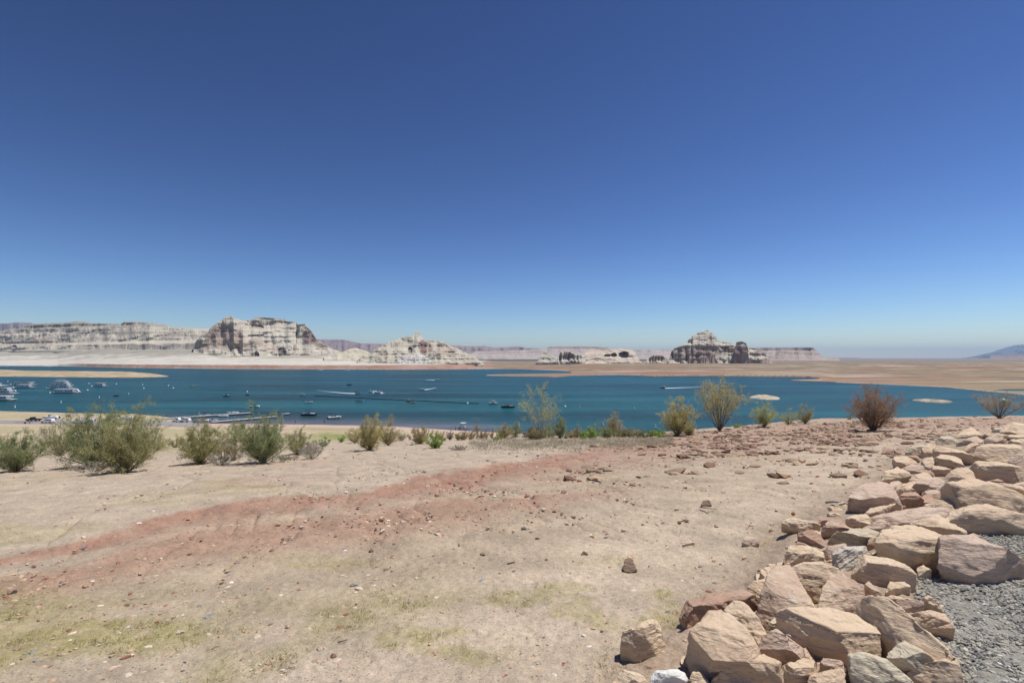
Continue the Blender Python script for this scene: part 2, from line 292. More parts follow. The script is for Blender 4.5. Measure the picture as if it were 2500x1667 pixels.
cr = mix(cr, np.array((.25, .29, .12)), sm(.2, .4, -r1)*sm(1900, 2050, FP)*(1-sm(400, 1300, t))*.45)
cr = mix(cr, np.array((.20, .19, .13)), sm(-.05, .25, r3+.25*r2)*sm(40, 350, t)*.7); cr = mix(cr, np.array((.50, .40, .32)), 1-sm(1, 14, t))
cr = mix(cr, np.array((.28, .25, .19)), sm(2100, 2800, FD)*.6)
cr = mix(cr, np.array((.36, .24, .18)), sp*1.0); cr = cr*np.array((.76, .77, .79))
cf = cw*(1-right[..., None])+cr*right[..., None]
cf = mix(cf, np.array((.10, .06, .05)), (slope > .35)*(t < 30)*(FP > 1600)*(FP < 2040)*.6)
M_far = mk('far_rock', attr=True, rough=1.0, spec=0.05, var=0.10, vscale=.03, bump=.6, bscale=.12, bdist=2.0)
fo = mesh_np('far_shore', np.stack([FX, FD, z], -1).reshape(-1, 3), grid_faces(*FX.shape), M_far, cf.reshape(-1, 3)); tag(fo, kind='structure')
# ---- low sandbars and islets
def island(name, px0, px1, bot, top, zmax, deps2, c1, c2, seed):
    us = np.linspace(0, 1, 90); vs = np.linspace(0, 1, 40); U, Vv = np.meshgrid(us, vs); P = px0+(px1-px0)*U
    d0 = F*EYE/(ip(P, bot)-HZ); d1 = d0+deps2*(np.sin(np.pi*np.clip(U, 0, 1))**.5 if zmax < 4 else 1-U**6); Dp = d0+(d1-d0)*Vv
    pt = ip(P, top); hmax = EYE-(pt-HZ)*(d0+.45*(d1-d0))/F
    d0 = d0 + 3*fbm(P*.15, P*0, o=3, seed=seed+5); Dp = d0+(d1-d0)*Vv; zz = np.maximum(hmax, .02)*np.sin(np.pi*Vv)**.8*(1+.12*fbm(P*.2, Dp*.1, seed=seed)) - .35 + .0*U
    zz = np.where((Vv == 0) | (Vv == 1) | (U == 0) | (U == 1), -1.0, zz)
    cc = mix(np.broadcast_to(np.array(c1), P.shape+(3,)), np.array(c2), np.clip(.5+1.9*fbm(P*.05, zz*2+Dp*.05, o=5, seed=seed+1)+.8*fbm(P*.6, Dp*.2, o=3, seed=seed+2), 0, 1))
    cc = mix(cc, np.array((.24, .15, .11)), (1-sm(-.3, .25, zz))*.8*(Vv < .5))
    o = mesh_np(name, np.stack([(P-CX)/F*Dp, Dp, zz], -1).reshape(-1, 3), grid_faces(*P.shape), M_far, cc.reshape(-1, 3)); tag(o, kind='structure')
island('sandbar', -500, 418, [(-500, 916), (0, 919), (200, 921), (310, 922), (380, 920.5), (418, 919)], [(-500, 901), (0, 903), (60, 905), (180, 906.5), (300, 907), (370, 911), (418, 918.5)], 6, 300, (.46, .36, .26), (.32, .27, .16), 81)
island('islet', 1826, 1926, [(1826, 971.5), (1860, 975), (1926, 978.5)], [(1826, 971), (1832, 967), (1850, 963.5), (1868, 963), (1890, 968), (1926, 978)], 3, 42, (.46, .41, .32), (.38, .33, .24), 83)
island('islet', 2222, 2368, [(2222, 977), (2250, 981), (2300, 984), (2368, 987)], [(2222, 976.5), (2232, 974), (2260, 972.5), (2300, 976), (2345, 983), (2368, 986.8)], 3, 30, (.44, .37, .29), (.30, .25, .19), 85)
# ---- mesas and buttes
def formation(name, skyl, dfoot, dcrest, foot, prof, light, cliff, top, seed, step=1.0, lobes=.05, rough=1.0, layer=9.0, rows=130, lobf=.03, depthback=1.25, bandk=1.0, caves=(), prof2=None, blend=None, patch=(), topz=.72, rnd=.06):
    """a rock mass: px-wise skyline, a profile that climbs to absolute heights (level beds), capped by the skyline"""
    p = np.arange(skyl[0][0], skyl[-1][0]+.01, step); s = np.linspace(0, 1.5, rows); Pp, Ss = np.meshgrid(p, s)
    sky_y = ip(Pp, skyl) + .8*rough*fbm(Pp*.3, Pp*0, o=4, seed=seed)
    df = ip(Pp, dfoot) if isinstance(dfoot, list) else np.full(Pp.shape, float(dfoot))
    D = df+(dcrest-df)*np.minimum(Ss, 1)+(dcrest-df)*depthback*np.maximum(Ss-1, 0)*2
    D0_ = D; zf = EYE-(ip(Pp, foot)-HZ)*df/F; Xw = (Pp-CX)/F*D
    Hmax = EYE+(HZ-min(q[1] for q in skyl))*dcrest/F; z0 = float(np.median(zf)); span = Hmax-z0
    rid = 1-2*np.abs(fbm(Pp*lobf, Ss*.6, o=3, seed=seed+3)); big = fbm(Pp*lobf*.35, Ss*.4, o=2, seed=seed+2); fi = fbm(Pp*lobf*5, Ss*7, o=4, seed=seed+4)
    s2 = Ss + lobes*(.9*rid-.6) + lobes*1.6*big + .12*lobes*fi*rough
    cap = EYE+(HZ-sky_y)*D/F; capf = np.clip((cap-z0)/span, .02, 1.3)
    f = np.interp(s2, [q[0] for q in prof], [q[1] for q in prof])
    if prof2:
        f2 = np.interp(s2, [q[0] for q in prof2], [q[1] for q in prof2]); bl = np.clip(ip(Pp+6*fi, blend), 0, 1); f = f*(1-bl)+f2*bl
    zz = z0+span*f
    nz = fbm(Xw*.012, zz*.03, D*.01, o=3, seed=seed+6)
    zq = (zz+4*nz)/layer; fr = zq-np.floor(zq); zt = layer*(np.floor(zq)+sm(.35, .9, fr))-4*nz
    wl = .35+.3*np.sign(fbm(zz*.07, zz*0, seed=seed+12)); zz = zz*(1-wl)+zt*wl + rough*1.6*fbm(Xw*.03, D*.03, o=4, seed=seed+7)*sm(0, .1, f)
    k = rnd*span+1.0; dd = zz-cap; zz = np.where(dd > k, cap, np.where(dd < -k, zz, zz-(dd+k)**2/(4*k)))
    capped = sm(-k, k, dd); zz = zz - (1-capped)*0
    back = sm(1.0, 1.4, Ss); zz = zz*(1-back)+(zf-20)*back
    zz = np.where(Ss < .02, np.minimum(zz, zf), zz); zz = np.maximum(zz, zf-6)
    zz = np.where(Ss <= 0, zf-20, zz); zz = np.where((Pp == p[0]) | (Pp == p[-1]), zf-25, zz)
    body = sm(0, .06, f)*(1-back)*np.where(capped > .98, 0, 1-capped*.8)
    lay = fbm(zz*.55/layer, Xw*.0012+7, D*.002, o=4, seed=seed+21, g=.65); blob = fbm(Xw*2.2/span, zz*4/span, o=5, seed=seed+22, g=.55)
    D = D + body*(-layer*1.1*np.clip(lay*1.6, -.8, .8) + span*.16*blob - span*.05*np.abs(fbm(Xw*6/span, zz*9/span, D*4/span, o=4, seed=seed+23)))
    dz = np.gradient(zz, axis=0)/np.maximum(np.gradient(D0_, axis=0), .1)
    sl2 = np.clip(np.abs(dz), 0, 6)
    n = fbm(Xw*.010, zz*.03, o=4, seed=seed+8); streak = fbm(Xw*.05, zz*.008, D*.02, o=4, seed=seed+9); band = fbm(zz*.16, Xw*.0015, o=4, seed=seed+10)
    fine = fbm(Xw*.06, zz*.25, o=4, seed=seed+11)
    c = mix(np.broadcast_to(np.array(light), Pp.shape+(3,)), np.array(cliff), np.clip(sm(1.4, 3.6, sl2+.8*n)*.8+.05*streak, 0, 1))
    c = mix(c, np.array(top), np.clip(sm(topz-.06, topz+.04, f+.10*n)*.8, 0, 1)*(1-.6*capped*(capf < topz)))
    c = mix(c, np.array(cliff), np.clip(sm(.1, .4, band)*.32*bandk+sm(.12, .42, fine)*.25, 0, .6)*sm(.05, .2, f))
    c = mix(c, np.array(light)*1.05, np.clip(sm(.15, .4, -band)*.5, 0, 1)*.5*bandk); c = c*(1+.12*n[..., None])
    pyv = HZ+F*(EYE-zz)/D
    for px_, py_, w_, h_, cc_, st_ in patch:
        r = np.hypot((Pp-px_)/(w_/2), (pyv-py_)/(h_/2)); c = mix(c, np.array(cc_)*1.0, (1-sm(.72, 1.05, r+.35*n+.25*fine))*st_)
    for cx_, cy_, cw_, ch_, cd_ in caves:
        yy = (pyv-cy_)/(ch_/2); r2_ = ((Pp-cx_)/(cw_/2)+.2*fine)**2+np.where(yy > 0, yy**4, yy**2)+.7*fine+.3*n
        k2 = (1-sm(.7, 1.1, r2_))*(Ss < 1); D = D+k2*cd_*.6; c = mix(c, np.array(cliff)*.8, k2*.7)  # pushes the recess back and darkens its colour, cave shade painted in
    o = mesh_np(name, np.stack([(Pp-CX)/F*D, D, zz], -1).reshape(-1, 3), grid_faces(*Pp.shape), M_far, np.clip(c, .01, .9).reshape(-1, 3)); tag(o, kind='structure'); return o
W1, CL1 = (.50, .455, .375), (.30, .265, .225)
DOME = [(0, 0), (.1, .22), (.22, .46), (.35, .68), (.5, .86), (.65, 1), (.8, 1.25), (1.6, 1.5)]
MESA = [(0, 0), (.2, .25), (.38, .45), (.44, .68), (.52, .72), (.57, .95), (.62, 1.0), (.7, 1.2), (1.6, 1.3)]
CLF = [(0, 0), (.12, .18), (.20, .28), (.27, .78), (.4, .95), (.6, 1.3), (1.6, 1.5)]
LONG = [(0, 0), (.05, .12), (.14, .20), (.20, .42), (.24, .50), (.27, .62), (.30, .65), (.315, .74), (.38, .77), (.395, .85), (.47, .88), (.485, .96), (.56, 1), (.6, 1.2), (1.6, 1.4)]
BCL = [(0, 0), (.06, .10), (.12, .18), (.26, .72), (.30, .80), (.33, .88), (.38, .92), (.40, 1), (.44, 1.04), (.46, 1.2), (1.6, 1.5)]
BSL = [(0, 0), (.06, .08), (.20, .30), (.32, .52), (.40, .60), (.42, .66), (.48, .70), (.495, .80), (.54, .83), (.555, .92), (.60, .95), (.615, 1.0), (.7, 1.25), (1.6, 1.5)]
PW, PC, PT = (.30, .22, .20), (.17, .115, .12), (.25, .19, .18)
BR, DK, PK, WH = (.31, .235, .20), (.22, .155, .13), (.42, .32, .26), (.58, .55, .47)
formation('far_hills', [(-300, 792), (0, 790), (20, 789), (40, 787), (75, 788), (110, 795), (200, 812), (300, 830)], 11000, 13500, [(-300, 875), (300, 875)], MESA, PW, PC, PT, 101, layer=60, rows=60)
formation('far_hills', [(640, 850), (700, 835), (740, 829), (780, 828.5), (840, 829), (856, 833), (880, 838), (934, 839), (960, 842), (1100, 843), (1140, 845), (1175, 845), (1181, 843.5), (1210, 849), (1235, 847.3), (1265, 845.6), (1290, 850), (1302, 849), (1340, 856), (1400, 866)], 11500, 14500, [(640, 872), (1400, 872)], DOME, PW, PC, PT, 103, layer=70, rows=90, lobes=.12, rough=1.2)
formation('far_mesa', [(1130, 868), (1160, 858), (1230, 857), (1260, 855), (1334, 852), (1341, 846), (1430, 845.3), (1484, 848), (1491, 855), (1560, 854), (1640, 853), (1720, 858), (1760, 868)], 5200, 6800, [(1130, 873), (1760, 873)], MESA, (.40, .35, .32), (.21, .16, .155), (.25, .20, .19), 105, layer=24, rows=100, lobes=.09, lobf=.02)
formation('far_mesa', [(1780, 866), (1800, 852), (1830, 851), (1860, 848.5), (1985, 848), (1990, 852), (2004, 867), (2018, 872.5), (2042, 872), (2052, 879)], 5000, 6500, [(1780, 882), (2052, 884)], [(0, 0), (.25, .16), (.40, .42), (.44, .62), (.52, .68), (.55, .95), (.60, 1.0), (.7, 1.2), (1.6, 1.3)], (.38, .31, .27), (.19, .135, .13), (.22, .165, .16), 107, layer=26, rows=110, lobes=.13, lobf=.03, patch=[(1880, 862, 60, 9, (.48, .44, .38), .8), (1950, 866, 40, 10, (.44, .37, .32), .7), (1900, 872, 90, 10, (.36, .26, .22), .7)])
formation('far_plateau', [(1980, 876), (2035, 872.8), (2090, 873), (2102, 874.6), (2300, 874.6), (2700, 874.6), (3100, 874.6)], 17000, 21000, [(1980, 879.5), (3100, 879.5)], MESA, PW, PC, PT, 109, layer=25, rows=40, rough=.15)
formation('far_butte', [(2272, 882), (2279, 877), (2286, 876), (2292, 880), (2298, 883)], 9000, 9600, [(2272, 883.5), (2298, 883.5)], DOME, PW, PC, PC, 111, layer=12, rows=40, rough=.4)
formation('far_butte', [(2380, 883), (2386, 877), (2393, 872), (2399, 871.5), (2405, 876), (2412, 883)], 8500, 9200, [(2380, 883.5), (2412, 883.5)], DOME, PW, (.16, .11, .12), PC, 113, layer=12, rows=40, rough=.5)
formation('far_mesa', [(2405, 882), (2415, 876), (2420, 867), (2440, 867), (2470, 866), (2480, 864), (2560, 863), (2800, 862)], 8800, 10500, [(2405, 883), (2800, 883)], MESA, PW, (.18, .12, .13), PC, 115, layer=22, rows=60)
formation('far_mountain', [(2340, 875), (2355, 873.5), (2390, 867), (2420, 860), (2450, 850), (2475, 843), (2500, 840.5), (2600, 836), (2750, 850), (3000, 874)], 24000, 27500, [(2340, 876), (3000, 876)], DOME, (.14, .15, .17), (.12, .13, .15), (.14, .15, .17), 117, layer=200, rows=50, rough=.3)
formation('mesa', [(-700, 800), (-200, 806), (0, 810), (20, 804), (50, 798), (78, 790.6), (175, 786.5), (184, 784.5), (205, 784.7), (226, 788.6), (296, 790.6), (304, 784.5), (347, 785.5), (376, 789), (408, 793.7), (414, 797.8), (480, 802), (520, 803), (600, 812), (700, 830)], [(-700, 2900), (0, 2900), (200, 2600), (480, 2260), (700, 2260)], 3500, [(-700, 856), (0, 853), (300, 856), (480, 862), (700, 865)], LONG, W1, (.30, .27, .24), (.29, .27, .235), 121, lobes=.02, layer=7, rows=230, lobf=.02, topz=.60,
          caves=[(35, 846, 12, 7, 40)], patch=[(110, 833, 60, 16, PK, .5), (345, 852, 48, 8, (.36, .25, .20), .8), (432, 847, 28, 7, (.28, .19, .16), .8), (300, 812, 230, 9, (.24, .215, .20), .7), (90, 806, 130, 9, (.24, .22, .2), .6), (430, 818, 70, 9, (.25, .225, .2), .6)])
formation('butte', [(466, 868), (471, 862), (474, 848), (479, 831), (492, 818), (508, 811), (513, 801), (525, 791), (542, 780), (550.5, 775), (562.5, 770), (574, 778), (593, 782), (610, 782), (627, 775), (649, 775), (695, 780), (700, 784), (726, 787), (728, 792), (744, 791), (751, 799), (761, 809), (773, 828), (795, 842), (814, 852), (840, 862), (870, 872)], 1960, 2420, [(466, 872), (560, 868), (700, 868), (870, 878)],
          BSL, (.50, .46, .385), (.29, .235, .20), (.34, .315, .26), 123, lobes=.06, rough=1.4, layer=8, rows=240, step=.7, lobf=.022, topz=.80, prof2=BCL, blend=[(466, 1), (575, 1), (610, 0), (722, 0), (732, 1), (800, .7), (830, 0)], rnd=.04,
          caves=[(627, 797, 30, 8, 35), (626, 864, 12, 12, 25), (688, 858, 22, 26, 22), (622, 819, 40, 4, 20)], bandk=.8,
          patch=[(555, 815, 120, 40, BR, .75), (540, 840, 130, 30, (.33, .26, .215), .7), (625, 838, 40, 30, BR, .6), (760, 820, 50, 44, (.25, .175, .155), .85), (785, 844, 36, 12, (.25, .18, .16), .8), (590, 848, 60, 22, (.42, .34, .27), .6), (688, 856, 26, 30, (.27, .22, .19), .8), (720, 850, 12, 26, (.30, .245, .21), .8), (560, 832, 60, 20, (.37, .29, .235), .6), (500, 850, 30, 20, (.30, .25, .21), .7), (660, 850, 70, 30, (.47, .39, .31), .5)])
formation('hill', [(790, 872), (840, 858), (850, 853), (869, 849), (882, 853), (898, 858), (930, 866), (950, 875)], 1720, 1900, [(790, 882), (950, 884)], DOME, (.54, .50, .40), (.38, .33, .25), (.52, .48, .38), 125, lobes=.05, layer=5, rows=70, rough=.5)
formation('butte', [(872, 880), (885, 868), (898, 860), (920, 851), (935, 839.5), (959, 833), (981, 824), (1005, 820), (1012, 814), (1017, 810.6), (1025, 811.5), (1029, 821), (1036, 833), (1049, 829), (1066, 831), (1085, 836), (1098.5, 844), (1121, 853), (1138, 861.6), (1155, 868), (1172, 882), (1182, 888)], 1560, 1800, [(872, 884), (960, 889), (1182, 890)],
          [(0, 0), (.10, .18), (.26, .40), (.36, .50), (.40, .62), (.52, .78), (.62, .90), (.72, 1.05), (.9, 1.4), (1.6, 1.7)], (.50, .46, .375), (.34, .285, .23), (.45, .41, .34), 127, lobes=.06, rough=1.4, layer=5, rows=200, step=.6, lobf=.03, rnd=.03, topz=.9,
          caves=[(1001, 856, 9, 16, 20)], bandk=.35,
          patch=[(1033, 846, 22, 44, (.29, .19, .165), .95), (1050, 850, 14, 18, (.30, .215, .18), .9), (1003, 852, 14, 20, (.20, .17, .15), .8), (935, 862, 26, 18, (.34, .26, .20), .7), (990, 826, 28, 12, (.27, .24, .19), .7), (1090, 855, 60, 30, (.46, .36, .29), .6), (1000, 875, 55, 26, (.40, .385, .36), .8), (1090, 840, 30, 8, (.28, .25, .2), .6), (900, 874, 50, 8, (.3, .27, .22), .6)])  # the darkest patch, round the cave, is the hole's shade put into colour
formation('talus', [(958, 891), (975, 876), (990, 868), (1004, 866), (1018, 860), (1030, 866), (1046, 876), (1066, 890)], 1535, 1600, [(958, 892), (1066, 892)], [(0, 0), (.3, .3), (.6, .6), (1, 1), (1.1, 1.2), (1.6, 1.5)], (.50, .48, .44), (.36, .34, .32), (.5, .48, .44), 129, lobes=.10, layer=3, rows=90, step=.5, rough=2.0, lobf=.06, bandk=0)
formation('rock_dome', [(1308, 886), (1312, 882), (1315, 873), (1322, 861), (1334, 858), (1344, 865), (1353, 872), (1362, 880), (1366, 886)], 2150, 2260, [(1308, 887), (1366, 887)], DOME, (.48, .45, .38), (.33, .29, .25), (.47, .44, .36), 131, lobes=.06, layer=6, rows=80, step=.6, rough=.5)
formation('rock_dome', [(1356, 886), (1361, 880), (1366, 861), (1371, 857), (1387, 854.5), (1395, 859), (1404, 865), (1414, 865), (1422, 870), (1431, 883), (1436, 887)], 2120, 2260, [(1356, 887.5), (1436, 887.5)], CLF, (.52, .48, .41), (.38, .30, .26), (.45, .40, .34), 133, lobes=.14, layer=6, rows=110, step=.6, lobf=.12, caves=[(1392, 869, 12, 10, 14)])
formation('rock_dome', [(1408, 884), (1422, 866), (1443, 851), (1461, 853.5), (1470, 856), (1490, 853), (1512, 850.5), (1530, 853), (1545, 854), (1552, 865), (1562, 880), (1570, 887)], 2250, 2450, [(1408, 887), (1570, 887)], [(0, 0), (.1, .22), (.2, .36), (.3, .58), (.45, .80), (.62, 1.0), (.7, 1.2), (1.6, 1.5)], (.57, .49, .40), (.42, .33, .28), (.55, .46, .37), 135, lobes=.04, layer=5, rows=150, step=.6, rough=.5, caves=[(1483, 868, 15, 7, 35), (1499, 867, 15, 10, 45), (1522, 866.5, 24, 15, 60)], patch=[(1523, 864, 24, 14, DK, .9), (1499, 866, 14, 9, DK, .8)])  # both DK patches paint shade into the alcoves, over the carved recesses
formation('rock_dome', [(1572, 886), (1580, 878), (1592, 868), (1600, 864), (1612, 864), (1620, 869), (1628, 876), (1640, 884)], 2300, 2400, [(1572, 887), (1640, 887)], CLF, (.50, .45, .39), (.28, .20, .17), (.45, .38, .32), 137, lobes=.14, layer=5, rows=70, step=.6, lobf=.15)
formation('butte', [(1628, 884), (1633, 878), (1639, 858), (1647, 850), (1664.5, 844.5), (1676, 837), (1684, 825), (1694, 817), (1704, 812), (1713, 810), (1727, 805.5), (1737, 811), (1747, 818), (1752, 831), (1770, 833), (1782, 835), (1792, 842.6), (1795, 846), (1840.5, 850), (1862, 860), (1874, 872), (1882, 882), (1886, 886)], 2180, 2420, [(1628, 887), (1740, 888), (1886, 886)],
          [(0, 0), (.08, .12), (.2, .30), (.3, .44), (.42, .62), (.46, .72), (.54, .78), (.58, .90), (.68, 1.02), (.8, 1.3), (1.6, 1.6)], (.49, .45, .38), (.38, .30, .255), (.43, .40, .34), 139, lobes=.08, rough=1.5, layer=8, rows=230, step=.55, lobf=.05, rnd=.03, topz=.80, prof2=[(0, 0), (.05, .06), (.09, .10), (.17, .48), (.23, .56), (.34, .66), (.38, .78), (.5, .88), (.56, 1.0), (.7, 1.3), (1.6, 1.6)], blend=[(1628, 1), (1672, 1), (1684, .6), (1692, 1), (1752, 1), (1766, 0), (1800, 0), (1886, .2)],
          caves=[(1677, 873, 8, 14, 14), (1640, 868, 8, 18, 14)], bandk=.6,
          patch=[(1700, 870, 46, 34, (.35, .25, .215), .9), (1733, 860, 42, 56, (.38, .285, .245), .85), (1660, 874, 36, 22, (.33, .23, .19), .8), (1780, 852, 40, 22, (.30, .22, .185), .7), (1770, 876, 70, 18, (.47, .45, .40), .7), (1855, 862, 40, 14, (.34, .24, .20), .8), (1690, 835, 50, 30, (.54, .51, .42), .6)])
formation('rock_pillar', [(1791, 888), (1794, 850), (1798, 835), (1811, 833), (1822, 838), (1826, 849), (1829, 888)], 2150, 2230, [(1791, 888), (1829, 888)], [(0, 0), (.1, .5), (.2, .9), (.4, 1.2), (1.6, 1.5)], (.50, .44, .37), (.33, .25, .21), (.46, .42, .35), 141, lobes=.04, layer=7, rows=80, step=.5, rough=.6, rnd=.02, patch=[(1802, 862, 18, 60, (.25, .175, .155), .95)])  # dark patch: the pillar's shaded left side, painted into the rock colour
# ---- the air: a closed box of thin haze
hm = bpy.data.materials.new('haze'); hm.use_nodes = True; ht = hm.node_tree; ht.nodes.remove(ht.nodes['Principled BSDF'])
pv = ht.nodes.new('ShaderNodeVolumePrincipled'); pv.inputs['Color'].default_value = (.52, .74, 1.0, 1); pv.inputs['Density'].default_value = 3.3e-5; pv.inputs['Anisotropy'].default_value = .2
ht.links.new(pv.outputs[0], ht.nodes['Material Output'].inputs['Volume'])
bm = bmesh.new(); bx(bm, (0, 20000, 478), (84000, 52000, 964)); hz = obj_bm('haze', bm, hm); tag(hz, kind='stuff')
# ---------------------------------------------------------------- boulders of the riprap
M_rock = {}
def rockmat(name, base, alt, crust):
    m, t, b = new_mat('sandstone_'+name, .95, .15); N = t.nodes; L = t.links
    co = N.new('ShaderNodeNewGeometry').outputs['Position']
    def noise(sc, det=6, ro=.6, v=None):
        n = N.new('ShaderNodeTexNoise'); n.inputs['Scale'].default_value = sc; n.inputs['Detail'].default_value = det; n.inputs['Roughness'].default_value = ro; L.new(v or co, n.inputs['Vector']); return n.outputs['Fac']
    def rng(x, a, c2, lo=0., hi=1.):
        r = N.new('ShaderNodeMapRange'); r.inputs['From Min'].default_value = a; r.inputs['From Max'].default_value = c2; r.inputs['To Min'].default_value = lo; r.inputs['To Max'].default_value = hi; L.new(x, r.inputs['Value']); return r.outputs[0]
    def mx(f, A, B):
        q = N.new('ShaderNodeMix'); q.data_type = 'RGBA'; L.new(f, q.inputs['Factor'])
        for k, v in (('A', A), ('B', B)):
            if isinstance(v, tuple): q.inputs[k].default_value = (*v, 1)
            else: L.new(v, q.inputs[k])
        return q.outputs['Result']
    mp = N.new('ShaderNodeMapping'); mp.inputs['Rotation'].default_value = (.5, .3, .2); mp.inputs['Scale'].default_value = (1, 1, 5); L.new(co, mp.inputs[0])
    c = mx(rng(noise(2.6), .38, .62), base, alt); c = mx(rng(noise(7, v=mp.outputs[0]), .55, .72, 0, .55), c, tuple(x*.82 for x in alt)); c = mx(rng(noise(5.5, 8, .7), .60, .70, 0, .7), c, crust)
    c = mx(rng(noise(60, 3), .60, .72, 0, .6), c, tuple(x*.6 for x in base)); c = mx(rng(noise(95, 2), .62, .72, 0, .5), c, tuple(min(.85, x*1.5) for x in base))
    L.new(c, b.inputs['Base Color'])
    cr_ = N.new('ShaderNodeMath'); cr_.operation = 'MULTIPLY'; L.new(rng(noise(4.5, 6, .6, mp.outputs[0]), .44, .56, 0, 1), cr_.inputs[0]); cr_.inputs[1].default_value = .9
    ad0 = N.new('ShaderNodeMath'); ad0.operation = 'ADD'; L.new(noise(22, 10, .78), ad0.inputs[0]); L.new(cr_.outputs[0], ad0.inputs[1])
    ad = N.new('ShaderNodeMath'); ad.operation = 'ADD'; L.new(ad0.outputs[0], ad.inputs[0]); L.new(noise(11, 8, .65, mp.outputs[0]), ad.inputs[1])
    bp = N.new('ShaderNodeBump'); bp.inputs['Strength'].default_value = .6; bp.inputs['Distance'].default_value = .02; L.new(ad.outputs[0], bp.inputs['Height']); L.new(bp.outputs[0], b.inputs['Normal'])
    M_rock[name] = m
rockmat('t', (.655, .515, .375), (.60, .45, .315), (.68, .59, .47))      # tan
rockmat('y', (.68, .54, .39), (.63, .48, .335), (.70, .62, .49))         # yellow tan
rockmat('p', (.59, .465, .37), (.54, .405, .315), (.63, .54, .45))        # pinkish
rockmat('r', (.49, .345, .26), (.43, .28, .205), (.46, .35, .29))       # red brown
rockmat('g', (.62, .545, .41), (.54, .45, .33), (.60, .55, .46))         # pale grey-green
rockmat('w', (.66, .62, .54), (.56, .50, .42), (.78, .75, .70))         # white
rockmat('W', (.80, .79, .75), (.74, .72, .67), (.82, .81, .78))
rockmat('d', (.27, .195, .145), (.22, .15, .11), (.36, .28, .22))
rockmat('m', (.60, .47, .35), (.49, .34, .25), (.66, .60, .52))         # mottled with crust
REG = {'A': (1900, 1000, 3.92), 'B': (1900, 1350, 3.92), 'C': (1400, 1350, 3.92), 'D': (1400, 1150, 2.138), 'S': (0, 0, 1.0)}
def remesh(me, vox):
    o = bpy.data.objects.new('tmp', me); C.objects.link(o); m = o.modifiers.new('r', 'REMESH'); m.mode = 'VOXEL'; m.voxel_size = vox
    dg = bpy.context.evaluated_depsgraph_get(); ev = o.evaluated_get(dg); me2 = bpy.data.meshes.new_from_object(ev); bpy.data.objects.remove(o); bpy.data.meshes.remove(me); return me2
def smooth_np(me, it, lam=.5):
    n = len(me.vertices); V = np.empty(n*3, np.float32); me.vertices.foreach_get('co', V); V = V.reshape(-1, 3).astype(float)
    E = np.empty(len(me.edges)*2, np.int32); me.edges.foreach_get('vertices', E); E = E.reshape(-1, 2)
    dg = np.bincount(E.ravel(), minlength=n)[:, None]
    for _ in range(it):
        A = np.stack([np.bincount(E[:, 0], V[E[:, 1], k], n)+np.bincount(E[:, 1], V[E[:, 0], k], n) for k in range(3)], 1); V = V*(1-lam)+lam*A/np.maximum(dg, 1)
    return V
def rough_up(me, size, seed, amp=1.0, sm_it=1):
    V = smooth_np(me, sm_it); me.vertices.foreach_set('co', V.astype(np.float32).ravel()); me.update()
    rs0 = np.random.default_rng(seed+77)
    for _ in range(8):
        nrm = rs0.normal(size=3)*np.array((.9, .8, .8))+np.array((0, -.55, .45)); nrm /= np.linalg.norm(nrm); pr_ = V@nrm; t0 = np.quantile(pr_, .995)-size*rs0.uniform(.03, .13); ov = np.maximum(pr_-t0, 0); V = V-ov[:, None]*nrm[None]*.97
    me.vertices.foreach_set('co', V.astype(np.float32).ravel()); me.update()
    Nn = np.empty(len(me.vertices)*3, np.float32); me.vertex_normals.foreach_get('vector', Nn) if hasattr(me, 'vertex_normals') else None
    Nn = Nn.reshape(-1, 3); rs = np.random.default_rng(seed); o3 = rs.uniform(-50, 50, 3); q = V/size+o3
    ld = rs.normal(size=3); ld[2] += 1.5; ld /= np.linalg.norm(ld)
    lay = (V@ld)/size; wv = fbm(q[:, 0]*1.5, q[:, 1]*1.5, q[:, 2]*1.5, o=3, seed=seed)
    bed = np.tanh(3.2*fbm(lay*10+wv*1.2, wv*1.5, o=3, seed=seed+3))*.55*np.clip(1-np.abs(Nn@ld)*1.1, 0, 1)
    big = fbm(q[:, 0]*2.4, q[:, 1]*2.4, q[:, 2]*2.4, o=2, seed=seed+1); rid = np.abs(fbm(q[:, 0]*4, q[:, 1]*4, q[:, 2]*4, o=4, seed=seed+2))
    fi = fbm(q[:, 0]*13, q[:, 1]*13, q[:, 2]*13, o=4, seed=seed+4, g=.6)
    chip = np.clip(fbm(q[:, 0]*3.1+9, q[:, 1]*3.1, q[:, 2]*3.1, o=2, seed=seed+5)-.22, 0, .2)
    d = size*amp*(.014*big - .036*rid + .036*bed + .014*fi - .12*chip + .010)
    V = V+Nn*d[:, None]; me.vertices.foreach_set('co', V.astype(np.float32).ravel()); me.update()
    me.polygons.foreach_set('use_smooth', np.ones(len(me.polygons), bool))
nrock = 0
